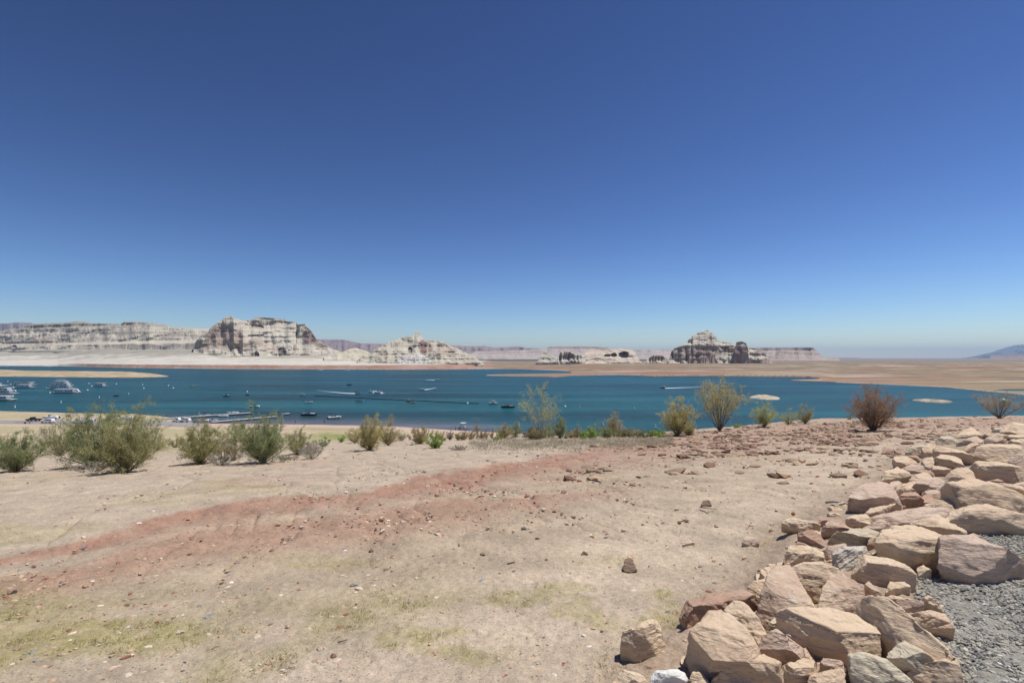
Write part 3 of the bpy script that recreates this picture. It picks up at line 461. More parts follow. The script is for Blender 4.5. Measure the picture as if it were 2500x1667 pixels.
def rock(reg, pts, mat, label, hk=1.0, base=0.0, cat='boulder', name='boulder', group='riprap boulders', vox=46):
    global nrock; nrock += 1
    ox, oy, sc = REG[reg]; P = [(ox+q[0]/sc, oy+q[1]/sc, q[2]) for q in pts]
    yb = max(q[1] for q in P); xb = sum(q[0] for q in P if q[2] < .3)/max(1, sum(1 for q in P if q[2] < .3))
    w = max(q[0] for q in P)-min(q[0] for q in P); hh = yb-min(q[1] for q in P)
    b = ray(xb, yb); d = b.y; zg = b.z+base; H = hk*.62*min(w, hh*1.25)*d/F
    vs = []
    cs = []
    for x, y, t in P:
        u = (x-CX)/F; s = max((y-HZ)/F, .02); dd = (EYE-(zg+t*H))/s; dd = min(dd, d+1.1*w*d/F); cs.append(Vector((u*dd, dd, EYE-s*dd)))
    back = 0.32*w*d/F
    for v, (x, y, t) in zip(cs, P):
        vs.append(v); dv = Vector((v.x, v.y, 0)).normalized()
        vs.append(v+dv*back*.3*t+Vector((0, 0, zg-.10*H-.03-v.z)))
        if t > .75: vs.append(v+dv*back+Vector((0, 0, -.30*H*t)))
        if t > .75: vs.append(v+dv*back+Vector((0, 0, zg-.05-v.z)))
    c = sum(cs, Vector())/len(cs); c.z = zg
    bm = bmesh.new()
    for v in vs: bm.verts.new((v-c)*1.05)
    r = bmesh.ops.convex_hull(bm, input=bm.verts[:]); bmesh.ops.delete(bm, geom=[e for e in set(r['geom_interior']+r['geom_unused']) if isinstance(e, bmesh.types.BMVert)], context='VERTS')
    me = bpy.data.meshes.new(name); bm.to_mesh(me); bm.free(); size = max(w*d/F, .05)
    me = remesh(me, size/vox); rough_up(me, size, 500+nrock, sm_it=1); me.name = name; me.materials.clear(); me.materials.append(M_rock[mat])
    o = bpy.data.objects.new(name, me); C.objects.link(o); o.location = c; tag(o, label, cat, group); return o
def pp(s): return [tuple(float(v) for v in q.split(',')) for q in s.split()]
ROCKS = '''A|1700,250,.3 1770,205,.6 1850,172,1 1945,238,.7 1930,255,.2 1880,262,0 1720,265,0|y|pale pointed boulder standing up at the far end of the pile beside the track
A|1525,285,.8 1560,258,1 1690,262,1 1740,290,.8 1710,330,0 1600,335,0 1530,325,0|g|pale blocky boulder with a dark crack, just below the pointed far boulder
A|1690,330,.2 1740,280,.9 1820,262,1 1900,255,1 1950,290,.8 1930,330,.4 1830,350,0 1740,348,0|p|brown angular boulder wedged right of the pale cracked block at the far end
A|1770,370,.6 1850,315,1 1935,330,1 1920,360,.6 1830,415,0 1790,385,.2|t|wedge-shaped tan boulder with a shaded face above the smooth huge boulder's left end
A|1945,225,.8 1990,207,1 2240,215,1 2270,240,.7 2200,245,.4 1970,275,0 2100,272,0|t|long low boulder with a dark brown front near the far end of the pile
A|1980,280,.6 2040,250,1 2150,243,1 2200,270,.9 2190,300,.4 2090,328,0 2020,328,0|p|rounded pinkish boulder just below the long low dark-fronted one at the far end
A|2170,265,.7 2230,240,1 2360,240,1 2420,260,.8 2380,285,.2 2230,292,0|t|flat tan boulder with a brown front at the right edge, near the far end
A|2030,195,.5 2080,172,1 2190,178,1 2210,210,.2 2100,212,0 2035,208,0|g|small nearly white slab above the long low dark-fronted boulder
A|2130,150,.8 2220,118,1 2352,122,1 2430,160,.8 2420,235,.2 2250,225,0 2190,190,.2|y|big pale boulder topmost at the right edge of the photo
A|2035,170,.5 2080,147,1 2125,158,.9 2120,180,.2 2050,184,0|r|small red-brown stone touching the topmost pale boulder
A|2200,300,.7 2260,282,1 2420,275,1 2440,320,.2 2400,330,0 2260,318,0|y|pale cream boulder at the right edge behind the huge smooth one
A|1840,430,.6 1870,395,.85 2000,345,1 2150,326,1 2300,335,1 2420,360,.9 2450,440,.4 2200,500,.1 2050,510,0 1860,480,.1|t|huge smooth humped boulder with a grey crust patch, upper right of the pile
A|2190,505,.4 2230,450,.9 2300,425,1 2440,410,1 2460,520,.2 2352,552,0 2260,530,0|p|rough pink boulder at the right edge leaning on the huge smooth boulder
A|1215,385,.6 1260,360,.9 1390,337,1 1410,360,1 1400,410,.4 1330,435,0 1240,432,0|g|pale crusted boulder on the track side of the upper pile with a shaded right flank
A|1370,370,.8 1440,330,1 1510,340,1 1505,400,.6 1490,450,0 1400,445,0|t|round-topped pinkish boulder behind the small red stone
A|1310,440,.1 1340,395,1 1390,388,1 1415,430,.5 1390,455,0|r|small dark red stone on the track side between the crusted and the round-topped boulder
A|1480,400,.6 1540,345,.9 1680,335,1 1760,360,1 1840,440,.8 1830,480,.3 1700,500,0 1560,480,0|t|broad pale boulder with two dark notches, left of the huge smooth one
A|1095,490,.8 1115,455,1 1220,450,1 1330,490,.9 1270,530,.3 1190,565,0 1100,545,0|t|flat-topped boulder with a red lower face at the track edge below the crusted boulder
A|1240,450,.9 1320,435,1 1370,470,.8 1350,510,0 1290,500,.2|r|thin brown stone behind the flat-topped boulder at the track edge
A|1368,480,.8 1400,450,1 1480,450,1 1500,490,.8 1480,540,.3 1430,568,0 1380,545,0|t|rounded orange-brown cube-like boulder left of the long shaded one
A|1485,465,.9 1560,435,1 1700,440,1 1830,500,.9 1780,535,.4 1690,565,0 1540,555,0 1490,490,.6|t|long pinkish boulder with a deep shaded front above the tan notch stone
A|985,640,.6 1030,580,.95 1140,548,1 1240,590,1 1270,640,.7 1200,680,.2 1060,702,0 995,680,0|y|yellow rounded boulder alone at the track edge above the big red-brown one
A|1190,565,.7 1270,525,1 1400,540,1 1380,600,.3 1260,610,0|p|flat pink slab right of the yellow rounded boulder at the track edge
A|1200,700,.5 1260,640,1 1400,600,1 1500,640,.9 1420,700,.2 1300,720,0|t|worn pale slab between the yellow boulder and the small dark oval stone
A|1365,600,.8 1400,573,1 1490,600,1 1515,635,.4 1430,645,0|r|small dark oval stone sitting in the middle of the upper pile
A|1465,570,.8 1490,537,1 1600,555,1 1680,575,1 1640,620,.4 1560,640,0 1490,610,.2|t|tan stone with an orange shaded notch right of the small dark oval stone
A|1580,640,.5 1700,565,1 1790,545,1 1870,590,1 1880,650,.6 1800,720,.2 1640,690,0|t|round-headed pale boulder above the fan-shaped slab
A|1860,560,.8 1910,505,1 2050,505,1 2200,530,1 2450,590,1 2460,690,0 2190,695,0 1940,665,0 1870,610,.4|t|very long ridge-like boulder with a deep brown shaded front reaching the right edge
A|2030,680,.8 2100,662,1 2185,695,.9 2180,722,0 2080,715,0|r|small dark stone tucked under the very long ridge-like boulder
A|2230,725,.8 2270,692,1 2440,690,1 2450,785,0 2280,770,0|t|tan boulder at the right edge under the very long ridge-like one
A|1900,690,.8 1990,665,1 2170,690,1 2450,800,1 2470,900,.2 2200,870,0 1960,800,0|t|smooth slab with an orange stain below the very long ridge-like boulder
A|1300,740,.6 1350,665,1 1500,650,1 1600,680,1 1645,720,.8 1560,800,.1 1380,800,0|p|dusty pink rounded boulder in the middle of the upper pile
A|1110,755,.8 1150,720,1 1340,680,1 1320,770,.5 1200,815,0 1140,805,0|y|tan wedge with a shaded face left of the dusty pink boulder
A|1040,760,.4 1080,690,.9 1180,680,1 1200,720,.7 1120,770,0|p|small pinkish stone between the tan wedge and the big reddish boulder
A|660,850,.7 720,780,.9 830,710,1 960,690,1 1080,720,1 1160,820,.8 1130,900,.4 990,960,0 820,945,0 720,905,.2|p|big reddish-brown boulder with a hollow, jutting out over the track
A|1580,750,.9 1640,705,1 1900,680,1 2100,740,1 2352,830,1 2470,880,.9 2470,1000,.2 2250,930,.1 1890,930,0 1770,850,.2 1600,860,0|t|large fan-shaped slab streaked with fine lines, shaded at its left end
A|1150,850,.8 1200,800,1 1350,785,1 1390,830,.9 1340,900,.2 1230,932,0 1140,925,0|r|red rounded boulder right of the big reddish-brown one with the hollow
A|1380,800,.8 1450,770,1 1560,770,1 1600,820,.8 1560,890,0 1440,870,.2|p|pinkish boulder with a grey end against the fan-shaped slab
A|1330,870,.7 1400,812,1 1460,815,1 1510,880,.7 1480,910,0 1350,905,0|r|small brown stone with a hole-like dent in front of the pinkish boulder
A|1410,915,.8 1560,870,1 1740,853,1 1855,925,.9 1750,975,.3 1650,1000,0 1530,945,.2|y|smooth yellow-tan boulder tapering to both ends below the fan-shaped slab
A|790,1000,.5 830,960,1 1000,930,1 1130,905,.9 1060,980,.3 900,1010,0|t|low tan ledge rock under the big reddish-brown boulder
A|900,1030,.7 1010,950,1 1220,908,1 1400,905,1 1600,965,1 1650,1000,.8 1590,1050,.4 1300,1080,.1 1150,1090,0 1000,1060,0 890,1055,.3|p|long flat slab with a narrow shaded front, middle of the pile
A|1605,1050,.6 1700,980,.9 1900,930,1 2200,900,1 2300,960,1 2440,1080,.6 2352,1150,0 2050,1165,0 1880,1185,0 1740,1090,.3|t|big boulder with a long dark triangular shaded front, right edge above the grey gravel
A|388,1060,.8 400,1025,1 500,1055,.9 480,1090,.2 420,1105,0|r|small brown stone between the two leftmost boulders of the middle pile
A|40,1070,.9 140,1045,1 300,1060,1 400,1110,.8 330,1150,.2 210,1165,0 80,1155,0|t|flat tan boulder lying farthest out on the dirt at the middle of the pile's edge
A|418,1120,.8 470,1070,1 620,1048,1 680,1105,.9 690,1150,.5 600,1190,0 470,1212,0 440,1170,.2|m|grey-topped boulder with an orange shaded front, second from the outermost flat one
A|650,1045,.9 720,1015,1 850,1005,1 890,1065,.8 800,1110,.1 700,1130,0|y|mustard boulder in half shade right behind the grey-topped one
A|785,1120,.7 880,1065,1 1000,1058,1 1070,1085,1 1040,1150,.4 960,1190,0 850,1160,.1|p|low pinkish boulder between the mustard one and the long slab
A|1180,1070,.7 1300,990,1 1450,985,1 1700,1060,1 1860,1190,.9 1830,1215,.4 1700,1232,0 1500,1160,.2 1250,1110,.3|t|long sloping slab running down to the red-brown block beside the gravel
A|195,1190,.8 330,1152,1 460,1240,.8 430,1275,.2 340,1290,0 210,1250,.2|r|brown triangular boulder in front of the outermost flat one
A|470,1240,.6 560,1200,.9 680,1145,1 860,1150,1 980,1200,.9 950,1280,.3 820,1320,0 540,1310,0 450,1300,.1|g|pale greenish low boulder behind the grey crusted one
A|850,1270,.7 900,1205,1 980,1220,.9 975,1300,.2 880,1310,0|r|small brown stone pinched against the left of the big smooth yellow boulder
A|960,1290,.8 980,1170,1 1100,1100,1 1280,1095,1 1560,1170,1 1700,1240,1 1620,1420,.5 1540,1460,.2 1330,1480,0 1100,1390,.3 990,1340,.5|y|very big smooth yellow boulder in the middle of the pile, left of the red-brown block
A|60,1420,.6 100,1320,.9 170,1275,1 300,1290,1 430,1350,.9 400,1440,.4 200,1490,0 120,1490,0|y|rounded tan boulder at the track edge with a black shadow under its left end
A|430,1340,.7 500,1300,1 640,1285,1 660,1340,.8 600,1420,.4 560,1450,0 450,1420,0|p|pinkish flat boulder between the rounded tan and the grey crusted one
A|520,1370,.9 590,1325,1 830,1310,1 850,1370,.8 800,1480,.3 680,1530,.1 600,1540,0 560,1470,.3|w|light grey crusted boulder left of the very big smooth yellow one
A|1555,1235,1 1740,1215,1 1900,1225,1 2330,1375,.9 2335,1400,.8 2210,1580,.15 2080,1612,0 1790,1662,0 1650,1630,.1 1570,1540,.35|p|big red-brown angular block alone at the edge of the grey gravel
B|720,110,.6 790,10,1 940,40,1 1050,60,1 1200,110,1 1310,220,.8 1220,270,.2 950,310,0 830,290,0 740,240,.2|y|yellow block with a rough crusted left end under the very big smooth boulder
B|2240,110,.3 2330,40,1 2450,0,1 2480,120,.2 2300,115,0|t|flat tan stone lying on the gravel right of the red-brown block
B|110,150,.9 180,110,1 400,95,1 600,130,1 690,190,.9 600,260,.5 480,420,.2 380,480,0 300,330,.3 150,220,.5|t|reddish tan slab sloping beside a long black crack in the lower pile
C|1730,570,.5 1870,200,1 1920,150,1 2060,130,1 2330,540,.7 2250,640,.3 1960,720,0 1850,705,0|m|tall peaked boulder mottled with white crust, left of the long black crack
C|1780,250,.2 1800,160,.9 1900,122,1 2050,128,1 1950,260,.2 1800,262,0|t|rounded tan boulder peeking out behind the tall peaked mottled one
C|1600,400,.3 1720,280,.9 1870,225,1 1830,450,.2 1700,425,0 1640,410,0|t|tan wedge with an orange shaded face leaning on the tall peaked boulder from the left
B|395,500,.5 430,340,.9 500,230,1 650,240,1 760,290,1 900,400,.8 820,540,.3 720,590,0 560,570,0 400,560,0|m|boulder with a pitted whitish left face behind the long front slab
B|0,640,.7 20,600,.9 120,560,1 420,560,1 650,565,1 800,660,1 960,790,1 985,870,.7 900,970,.1 690,1030,0 450,960,.1 250,870,.25 20,690,.5|y|long flat-topped slab with a deep shaded underside, centre of the front of the pile
B|730,600,.5 860,420,1 1010,430,1 1240,600,1 1440,720,1 1590,880,.9 1620,1000,.5 1500,1030,0 1400,990,.2 1230,800,.5 1000,930,0 880,700,.4|t|long orange-tan slab running down diagonally beside the gravel
B|1020,360,.6 1050,280,1 1200,275,1 1260,320,.8 1200,390,0 1080,370,0|t|low tan stone half buried in gravel below the yellow block
B|830,300,.9 870,272,1 1010,400,.7 980,430,0 880,370,.2|p|narrow pinkish stone wedged between the pitted boulder and the yellow block
B|1040,400,.8 1200,405,1 1370,430,1 1390,530,.3 1250,580,0 1130,450,.3|p|flat pinkish slab at the gravel edge above the four-sided tan one
B|1380,440,.8 1440,405,1 1540,460,1 1610,530,.4 1520,565,0 1400,520,.1|y|small stone with a dark left side on the edge of the gravel
B|1255,600,.8 1400,555,1 1550,560,1 1670,700,.8 1640,750,.2 1500,780,0 1380,690,.2|t|four-sided tan slab lying at the gravel edge
B|1330,140,.9 1400,110,1 1490,160,.9 1450,240,0 1350,245,0|y|small tan stone between the very big smooth boulder and the red-brown block
B|690,1000,.9 800,968,1 950,990,1 1150,1080,1 1260,1200,.8 1280,1300,.2 900,1330,0 750,1300,.1 690,1110,.6|g|pale greenish rounded boulder at the bottom edge of the photo
B|1020,1020,.6 1100,920,.95 1230,832,1 1330,880,1 1400,960,.9 1520,1060,.8 1600,1200,.3 1300,1250,0 1100,1090,.2|g|pale knobbly boulder right of the greenish one near the bottom edge
B|1210,1130,.6 1480,1050,1 1650,1010,1 1720,1060,1 1760,1180,.7 1740,1330,0 1300,1330,0|t|low tan boulder at the bottom edge touching the gravel
B|395,1080,.6 440,1002,1 580,1020,1 645,1090,.8 640,1180,.2 430,1150,0|p|small pink block at the bottom left of the greenish rounded boulder
B|20,1110,.9 100,1060,1 260,1015,1 370,1060,.9 360,1180,.4 200,1260,0 40,1220,.2|y|blocky tan boulder near the bottom edge under the long front slab
B|265,1220,.6 350,1100,1 480,1095,1 620,1130,.9 650,1260,.5 450,1340,0 270,1320,0|t|pointed tan rock cut by the bottom edge, between blocky and pink ones
B|200,960,.8 270,895,1 330,940,.8 370,1040,.3 260,1020,0|t|small orange stone tucked in the shade under the long front slab
B|645,1065,1 700,1062,1 730,1220,.2 650,1225,0|r|narrow red-brown stone squeezed against the greenish rounded boulder
C|1100,830,.6 1145,745,1 1300,570,1 1440,540,1 1640,750,1 1790,970,.9 1600,1050,.6 1430,1140,.5 1330,1220,0 1200,1000,.2|t|great tilted slab split by a dark groove, left end of the pile at the front
C|1450,560,.8 1540,470,1 1630,480,1 1760,600,1 1860,730,.8 1780,860,.4 1740,900,0 1560,650,.5|t|smooth orange-tan slab lying against the right of the great split slab
C|1770,850,.7 1830,760,.95 1950,735,1 2080,830,1 2200,920,.8 2170,1020,.2 2010,1085,0 1850,980,.2|p|brownish boulder with a hollow face, under the left end of the long front slab
C|1000,610,.7 1050,540,.9 1330,440,1 1640,400,1 1810,450,.8 1740,580,0 1500,560,0 1210,660,0 1050,670,0|r|flat reddish slab with a ribbed front, behind the great split slab
C|470,780,.8 490,760,.9 700,715,1 710,655,1 770,645,1 850,700,1 915,830,.6 870,920,.1 740,960,.05 610,1012,0 560,930,.2|y|lone tan boulder on the dirt left of the pile near the bottom edge
C|350,1210,.6 480,1150,1 620,1190,.9 740,1230,.7 740,1330,0 360,1330,0|y|low tan rock at the bottom edge, leftmost of the pile
C|740,1200,.5 800,1150,.9 990,1135,1 1060,1180,.9 1110,1260,.4 1080,1340,0 740,1340,0|W|bright white boulder cut by the bottom edge
C|915,1230,.6 960,1175,1 1080,1240,.8 1090,1340,0 920,1340,0|p|small pinkish rock leaning in front of the bright white boulder
C|1110,1210,.7 1150,1130,1 1250,1160,1 1320,1240,.7 1300,1340,0 1110,1340,0|y|tan rock at the bottom edge right of the bright white boulder
C|1400,1170,.6 1600,1030,1 1800,980,1 2010,1090,.9 1990,1200,.5 1950,1340,0 1320,1340,0 1340,1210,.4|t|broad flat tan boulder at the bottom edge in front of the great split slab
C|1860,690,.7 1950,590,1 2100,640,.9 2050,760,0 1880,740,0|g|pale rock sticking out from the left end of the long front slab
C|1080,490,.7 1180,440,1 1270,460,.8 1250,520,0 1100,515,0|y|small pale yellow stone behind the flat reddish slab
D|257,500,.3 262,455,.85 285,448,1 305,455,.9 320,500,.4 335,528,0 272,524,0|d|small upright dark-sided stone standing alone on the dirt
D|275,460,.5 290,425,1 315,430,1 318,465,0 285,470,0|y|small yellowish stone right behind the upright dark-sided one
D|662,182,.1 680,152,.9 710,152,1 722,178,.3 700,187,0|d|small dark brown stone alone on the open pale track
D|567,378,.5 590,358,1 632,370,.8 625,388,0 580,390,0|t|small tan stone on the dirt between the upright stone and the pile
D|880,375,.3 900,335,1 960,350,.9 972,385,.3 930,397,0|p|fist-shaped tan rock alone on the dirt left of the pile's outermost boulder
D|878,455,.3 888,438,1 905,445,.7 903,456,0|t|tiny pale stone below the fist-shaped tan rock
D|40,430,.3 50,415,1 75,425,.8 70,435,0|d|small brown-sided stone on the dirt left of the upright one'''
for ln in ROCKS.split('\n'):
    if len(ln.split('|')[3].split()) > 16: print('LONG', ln.split('|')[3])
    rg, ps, mt, lb = ln.split('|'); iso = rg == 'D'
    rock(rg, pp(ps), mt, lb, vox=26 if iso else 58, group=None if iso else 'riprap boulders', cat='stone' if iso or lb.startswith('small') else 'boulder', name='stone' if iso else 'boulder')
BOUL = [o for o in bpy.data.objects if o.get('group') == 'riprap boulders']
# template stones: rounded cobbles and flat slabs
def stone_mesh(name, dims, seed, sub=12, flat=False):
    rs = np.random.default_rng(seed); bm = bmesh.new()
    for _ in range(14 if flat else 22):
        v = rs.normal(size=3); v /= np.linalg.norm(v)
        if flat: v[2] = np.sign(v[2])*(.6+.4*rs.random())
        bm.verts.new(Vector((v[0]*dims[0]/2, v[1]*dims[1]/2, v[2]*dims[2]/2)))
    r = bmesh.ops.convex_hull(bm, input=bm.verts[:]); me = bpy.data.meshes.new(name); bm.to_mesh(me); bm.free()
    me = remesh(me, dims[0]/sub); rough_up(me, dims[0], seed, amp=.8, sm_it=1); me.name = name; me.materials.clear(); return me
FILLM = [stone_mesh('rubble_stone', (1, .8, .55), 900+i, 18) for i in range(6)]
FILLS = []
for i in range(6):
    for k in ('t', 'p', 'y', 'r'):
        me = FILLM[i].copy(); me.materials.append(M_rock[k]); FILLS.append(me)
rr = random.Random(5); nf = 0; USED = {}
while nf < 190:
    py = 1035+(1667-1035)*rr.random()**.8; xl = ip(py, RIPL)+20; xr = ip(py, RIPR)-10; px = rr.uniform(xl, min(xr, 2560))
    if px > 2520: continue
    b = ray(px, py)
    if b is None: continue
    o = bpy.data.objects.new('rubble_stone', rr.choice(FILLS)); C.objects.link(o); sz = rr.uniform(.07, .22)*(1+b.y*.045); o.location = b-Vector((0, 0, sz*.12)); o.scale = (sz, sz, sz); o.rotation_euler = (rr.uniform(-.4, .4), rr.uniform(-.4, .4), rr.uniform(0, 6.28))
    nb = min((q for q in BOUL), key=lambda q: (q.location.xy-o.location.xy).length); cw_ = {'t': 'tan', 'p': 'pink', 'y': 'yellowish', 'r': 'red'}[o.data.materials[0].name.split('_')[1][0]]
    sh_ = ' '.join(nb['label'].split(',')[0].split()[:10]); sh_ = ' '.join(sh_.split()[:-1]) if sh_.split()[-1] in ('the', 'a', 'at', 'of', 'by', 'in', 'on', 'with', 'and', 'to', 'its', 'over', 'out') else sh_
    lb_ = 'small %s rubble stone beside the %s' % (cw_, sh_)
    for alt_ in ('small', 'smaller' if sz < USED.get(lb_, 9) else 'larger', 'half-hidden small', 'partly buried small', 'low-lying small'):
        l2 = lb_.replace('small', alt_, 1)
        if l2 not in USED: break
    USED[l2] = sz; lb_ = ' '.join(l2.split()[:16])
    tag(o, lb_, 'stone', 'rubble stones in the gaps of the riprap'); nf += 1
# noted single stones on the dirt  (photo x, y, width, colour, flatness, label)
SM = {'cream': (.62, .53, .40), 'white': (.72, .68, .62), 'grey': (.27, .27, .26), 'bluegrey': (.24, .245, .25), 'purple': (.27, .21, .22), 'brown': (.25, .15, .10), 'dark': (.10, .075, .065), 'red': (.32, .135, .09), 'tan': (.47, .34, .23), 'pink': (.48, .32, .25)}
SMM = {k: mk('stone_'+k, v, rough=.9, spec=.2, var=.18, vscale=14, bump=.5, bscale=60, bdist=.01) for k, v in SM.items()}
COB = [stone_mesh('cobble', (1, .7, .5), 950+i, 14) for i in range(4)]; SLB = [stone_mesh('slab_stone', (1, .75, .22), 970+i, 16, True) for i in range(5)]
MC = {}
def get_stone(kind, i, col):
    k = (kind, i, col)
    if k not in MC: me = (COB if kind == 'c' else SLB)[i].copy(); me.materials.append(SMM[col]); MC[k] = me
    return MC[k]
def put_stone(px, py, wpx, col, kind, label, group=None, name=None, rz=None, sink=.5):
    b = ray(px, py)
    if b is None: return
    sz = wpx*b.y/F; n = name or ('cobble' if kind == 'c' else 'slab_stone')
    o = bpy.data.objects.new(n, get_stone(kind, rr.randrange(4), col)); C.objects.link(o); o.scale = (sz, sz, sz*rr.uniform(.85, 1.15))
    o.location = b+Vector((0, 0, sz*(.16 if kind == 'c' else .05)-sink*sz*.3)); o.rotation_euler = (rr.uniform(-.12, .12), rr.uniform(-.12, .12), rr.uniform(-.5, .5) if rz is None else rz)
    tag(o, label, 'stone', group); return o
for q in '''874,1440,30,cream,c|oval cream cobble right beside a grey-green stone above the green patches
864,1428,26,grey,c|grey-green cobble touching the oval cream one above the green patches
438,1543,25,cream,c|long cream cobble among the green patches, beside a dark blue-grey stone
361,1578,30,cream,c|pale cream cobble in the grass, lowest of the large ones at left
502,1506,28,bluegrey,s|flat blue-grey stone lying above the dark one in the green patches
491,1538,26,bluegrey,s|dark blue-grey flat stone right of the long cream cobble
385,1500,36,purple,s|purple-grey slab tilted out of the grass at left
483,1480,19,grey,c|rounded grey cobble right of and above the tilted purple slab
391,1364,15,cream,c|cream cobble on the dirt just below the red strip at left
597,1358,12,tan,c|tan oval cobble below the red strip beside a small black stone
627,1332,11,tan,c|tan cobble at the lower edge of the red dust
933,1263,13,white,c|white stone sitting on top of the red-brown cobble
930,1270,17,red,c|red-brown cobble topped by a small white stone
202,1312,18,cream,c|cream stone at the upper edge of the red strip at far left
308,1477,18,brown,c|brown stone in the grass left of the tilted purple slab
32,1445,22,dark,c|nearly black stone at the left edge of the photo
549,1391,12,brown,c|brown stone at the foot of the red dust
608,1614,12,white,c|white cobble on the bare dirt near the bottom, left of another
634,1622,10,white,c|small white cobble right of another near the bottom edge
446,1634,12,white,c|white pebble in the green patch at the bottom
1061,1595,26,pink,c|angular pinkish-white stone in a grass tuft near the bottom edge
1424,1552,16,white,c|pale flat stone on the bare dirt left of the lone tan boulder
1329,1484,10,dark,c|tiny dark stone in the middle of the bare pale dirt
1312,1315,17,red,c|reddish square stone half sunk in the middle of the dirt
1446,1311,18,brown,c|brown stone left of a purple one in the middle of the dirt
1479,1312,13,purple,c|purple-brown stone right of a brown one in the middle of the dirt
1427,1349,18,tan,c|tan stone with a shaded side, on the open dirt above the upright stone
1446,1165,26,brown,c|dark pitted brown stone in the rubble beside a blue one
1466,1178,11,bluegrey,c|small blue stone beside the dark pitted one in the rubble
1316,1196,46,cream,s|long pale flat slab in the rubble below the red strip
1375,1206,80,pink,s|widest pale pink slab, flush with the dirt below the red strip
1186,1242,12,bluegrey,c|rounded blue-grey cobble below the flat slabs
1312,1110,19,dark,s|dark slab alone at the upper edge of the red strip
1310,1156,14,brown,c|red-brown stone in the middle of the red strip
1415,1175,18,red,c|crumbled red stone left of the dark pitted one
1171,1212,13,red,c|dark red cube-like stone in the rubble left of the flat slabs
1199,1205,12,red,c|bright red cobble right of the dark red cube-like stone
1081,1157,18,brown,s|dark red ledge stone lying on the upper lip of the red strip
1860,1103,34,brown,s|large dark slab in the rubble field near the rim, lifted at one edge
1910,1068,36,pink,s|wide pale slab in the rubble field near the rim
1841,1101,30,red,s|red slab left of the large dark lifted one near the rim
2381,1018,14,red,c|square red stone standing on the rim beside the grey bush
2442,1021,12,brown,c|dark pointed stone on the rim under the grey bush
2410,1019,11,brown,s|dark flat stone on the rim between the square and the pointed one
1990,1030,12,brown,c|dark upright stone on the rim left of the rust-coloured shrub
1882,1125,14,tan,c|tan stone on the pale track below the rubble field
1835,1130,9,grey,c|small grey stone on the pale track below the rubble field'''.split('\n'):
    a, lb = q.split('|'); x, y, w_, cc, kd = a.split(','); put_stone(float(x), float(y), float(w_), cc, kd, lb)
# scattered slabs and cobbles, individuals (the ones that show largest)
cnt = 0
while cnt < 225:
    u = rr.random()
    if u < .55:
        px = rr.uniform(1450, 2480); t = ip(px, REDTOP); py = t+6+abs(rr.gauss(0, 1))*ip(px, [(1450, 50), (1700, 40), (1900, 36), (2100, 22), (2480, 9)]); kd = 's'; cc = rr.choice(['red', 'red', 'brown', 'red', 'pink', 'brown', 'tan']); wd = rr.uniform(8, 20)*(1 if px < 2100 else .6)
    elif u < .85:
        px = rr.uniform(900, 1750); py = ip(px, REDTOP)+25+abs(rr.gauss(0, 1))*60; kd = rr.choice('scs'); cc = rr.choice(['red', 'brown', 'tan', 'cream', 'pink', 'tan', 'grey', 'tan']); wd = rr.uniform(7, 15)
    else:
        px = rr.uniform(0, 1400); py = rr.uniform(1290, 1640); kd = 'c'; cc = rr.choice(['cream', 'grey', 'tan', 'tan', 'cream', 'brown', 'pink']); wd = rr.uniform(4, 11)
    if px > ip(py, RIPL)-25 or py > 1660: continue
    lab = {'s': 'flat %s sandstone chip lying loose on the dirt' % {'red': 'red', 'brown': 'dark brown', 'pink': 'pink', 'tan': 'tan', 'cream': 'cream', 'grey': 'grey'}.get(cc, cc), 'c': 'small %s cobble lying loose on the dirt' % cc}[kd]
    if put_stone(px, py, wd, cc, kd, lab, ('loose %s %s on the dirt slope' % (cc, 'chips' if kd == 's' else 'cobbles')), rz=rr.uniform(0, 6.28) if kd == 'c' else None): cnt += 1
# ---- the countless small ones
def ico():
    bm = bmesh.new(); bmesh.ops.create_icosphere(bm, subdivisions=1, radius=.5); V = np.array([v.co for v in bm.verts]); Fc = np.array([[v.index for v in f.verts] for f in bm.faces]); bm.free(); return V, Fc
IV, IF = ico(); print('ico', len(IV))
def scatter(name, P, sizes, flat, cols, mat, seed, kind='stuff'):
    rs = np.random.default_rng(seed); n = len(P); k = len(IV)
    V = IV[None]*np.ones((n, 1, 1)); V = V*(1+rs.uniform(-.28, .28, (n, k, 1))); V = V*np.stack([np.ones(n), rs.uniform(.55, .9, n), flat*rs.uniform(.7, 1.3, n)], -1)[:, None]
    a = rs.uniform(0, 6.28, n); tlt = rs.uniform(-.35, .35, (n, 2)); x, y, z = V[..., 0], V[..., 1], V[..., 2]
    z = z+x*tlt[:, :1]*.6+y*tlt[:, 1:]*.6; x2 = x*np.cos(a)[:, None]-y*np.sin(a)[:, None]; y2 = x*np.sin(a)[:, None]+y*np.cos(a)[:, None]
    V = np.stack([x2, y2, z], -1)*sizes[:, None, None]+P[:, None]
    Fc = (IF[None]+(np.arange(n)*k)[:, None, None]).reshape(-1, 3)
    o = mesh_np(name, V.reshape(-1, 3), Fc, mat, np.repeat(cols, k, 0), smooth=False); tag(o, kind=kind); return o
M_peb = mk('pebble', attr=True, rough=.9, spec=.25, var=.15, vscale=30)
rs = np.random.default_rng(12)
def rays_np(px, py):
    out = []
    for a, b2 in zip(px, py):
        v = ray(a, b2); out.append((v.x, v.y, v.z) if v is not None else (0, -9, 0))
    return np.array(out)
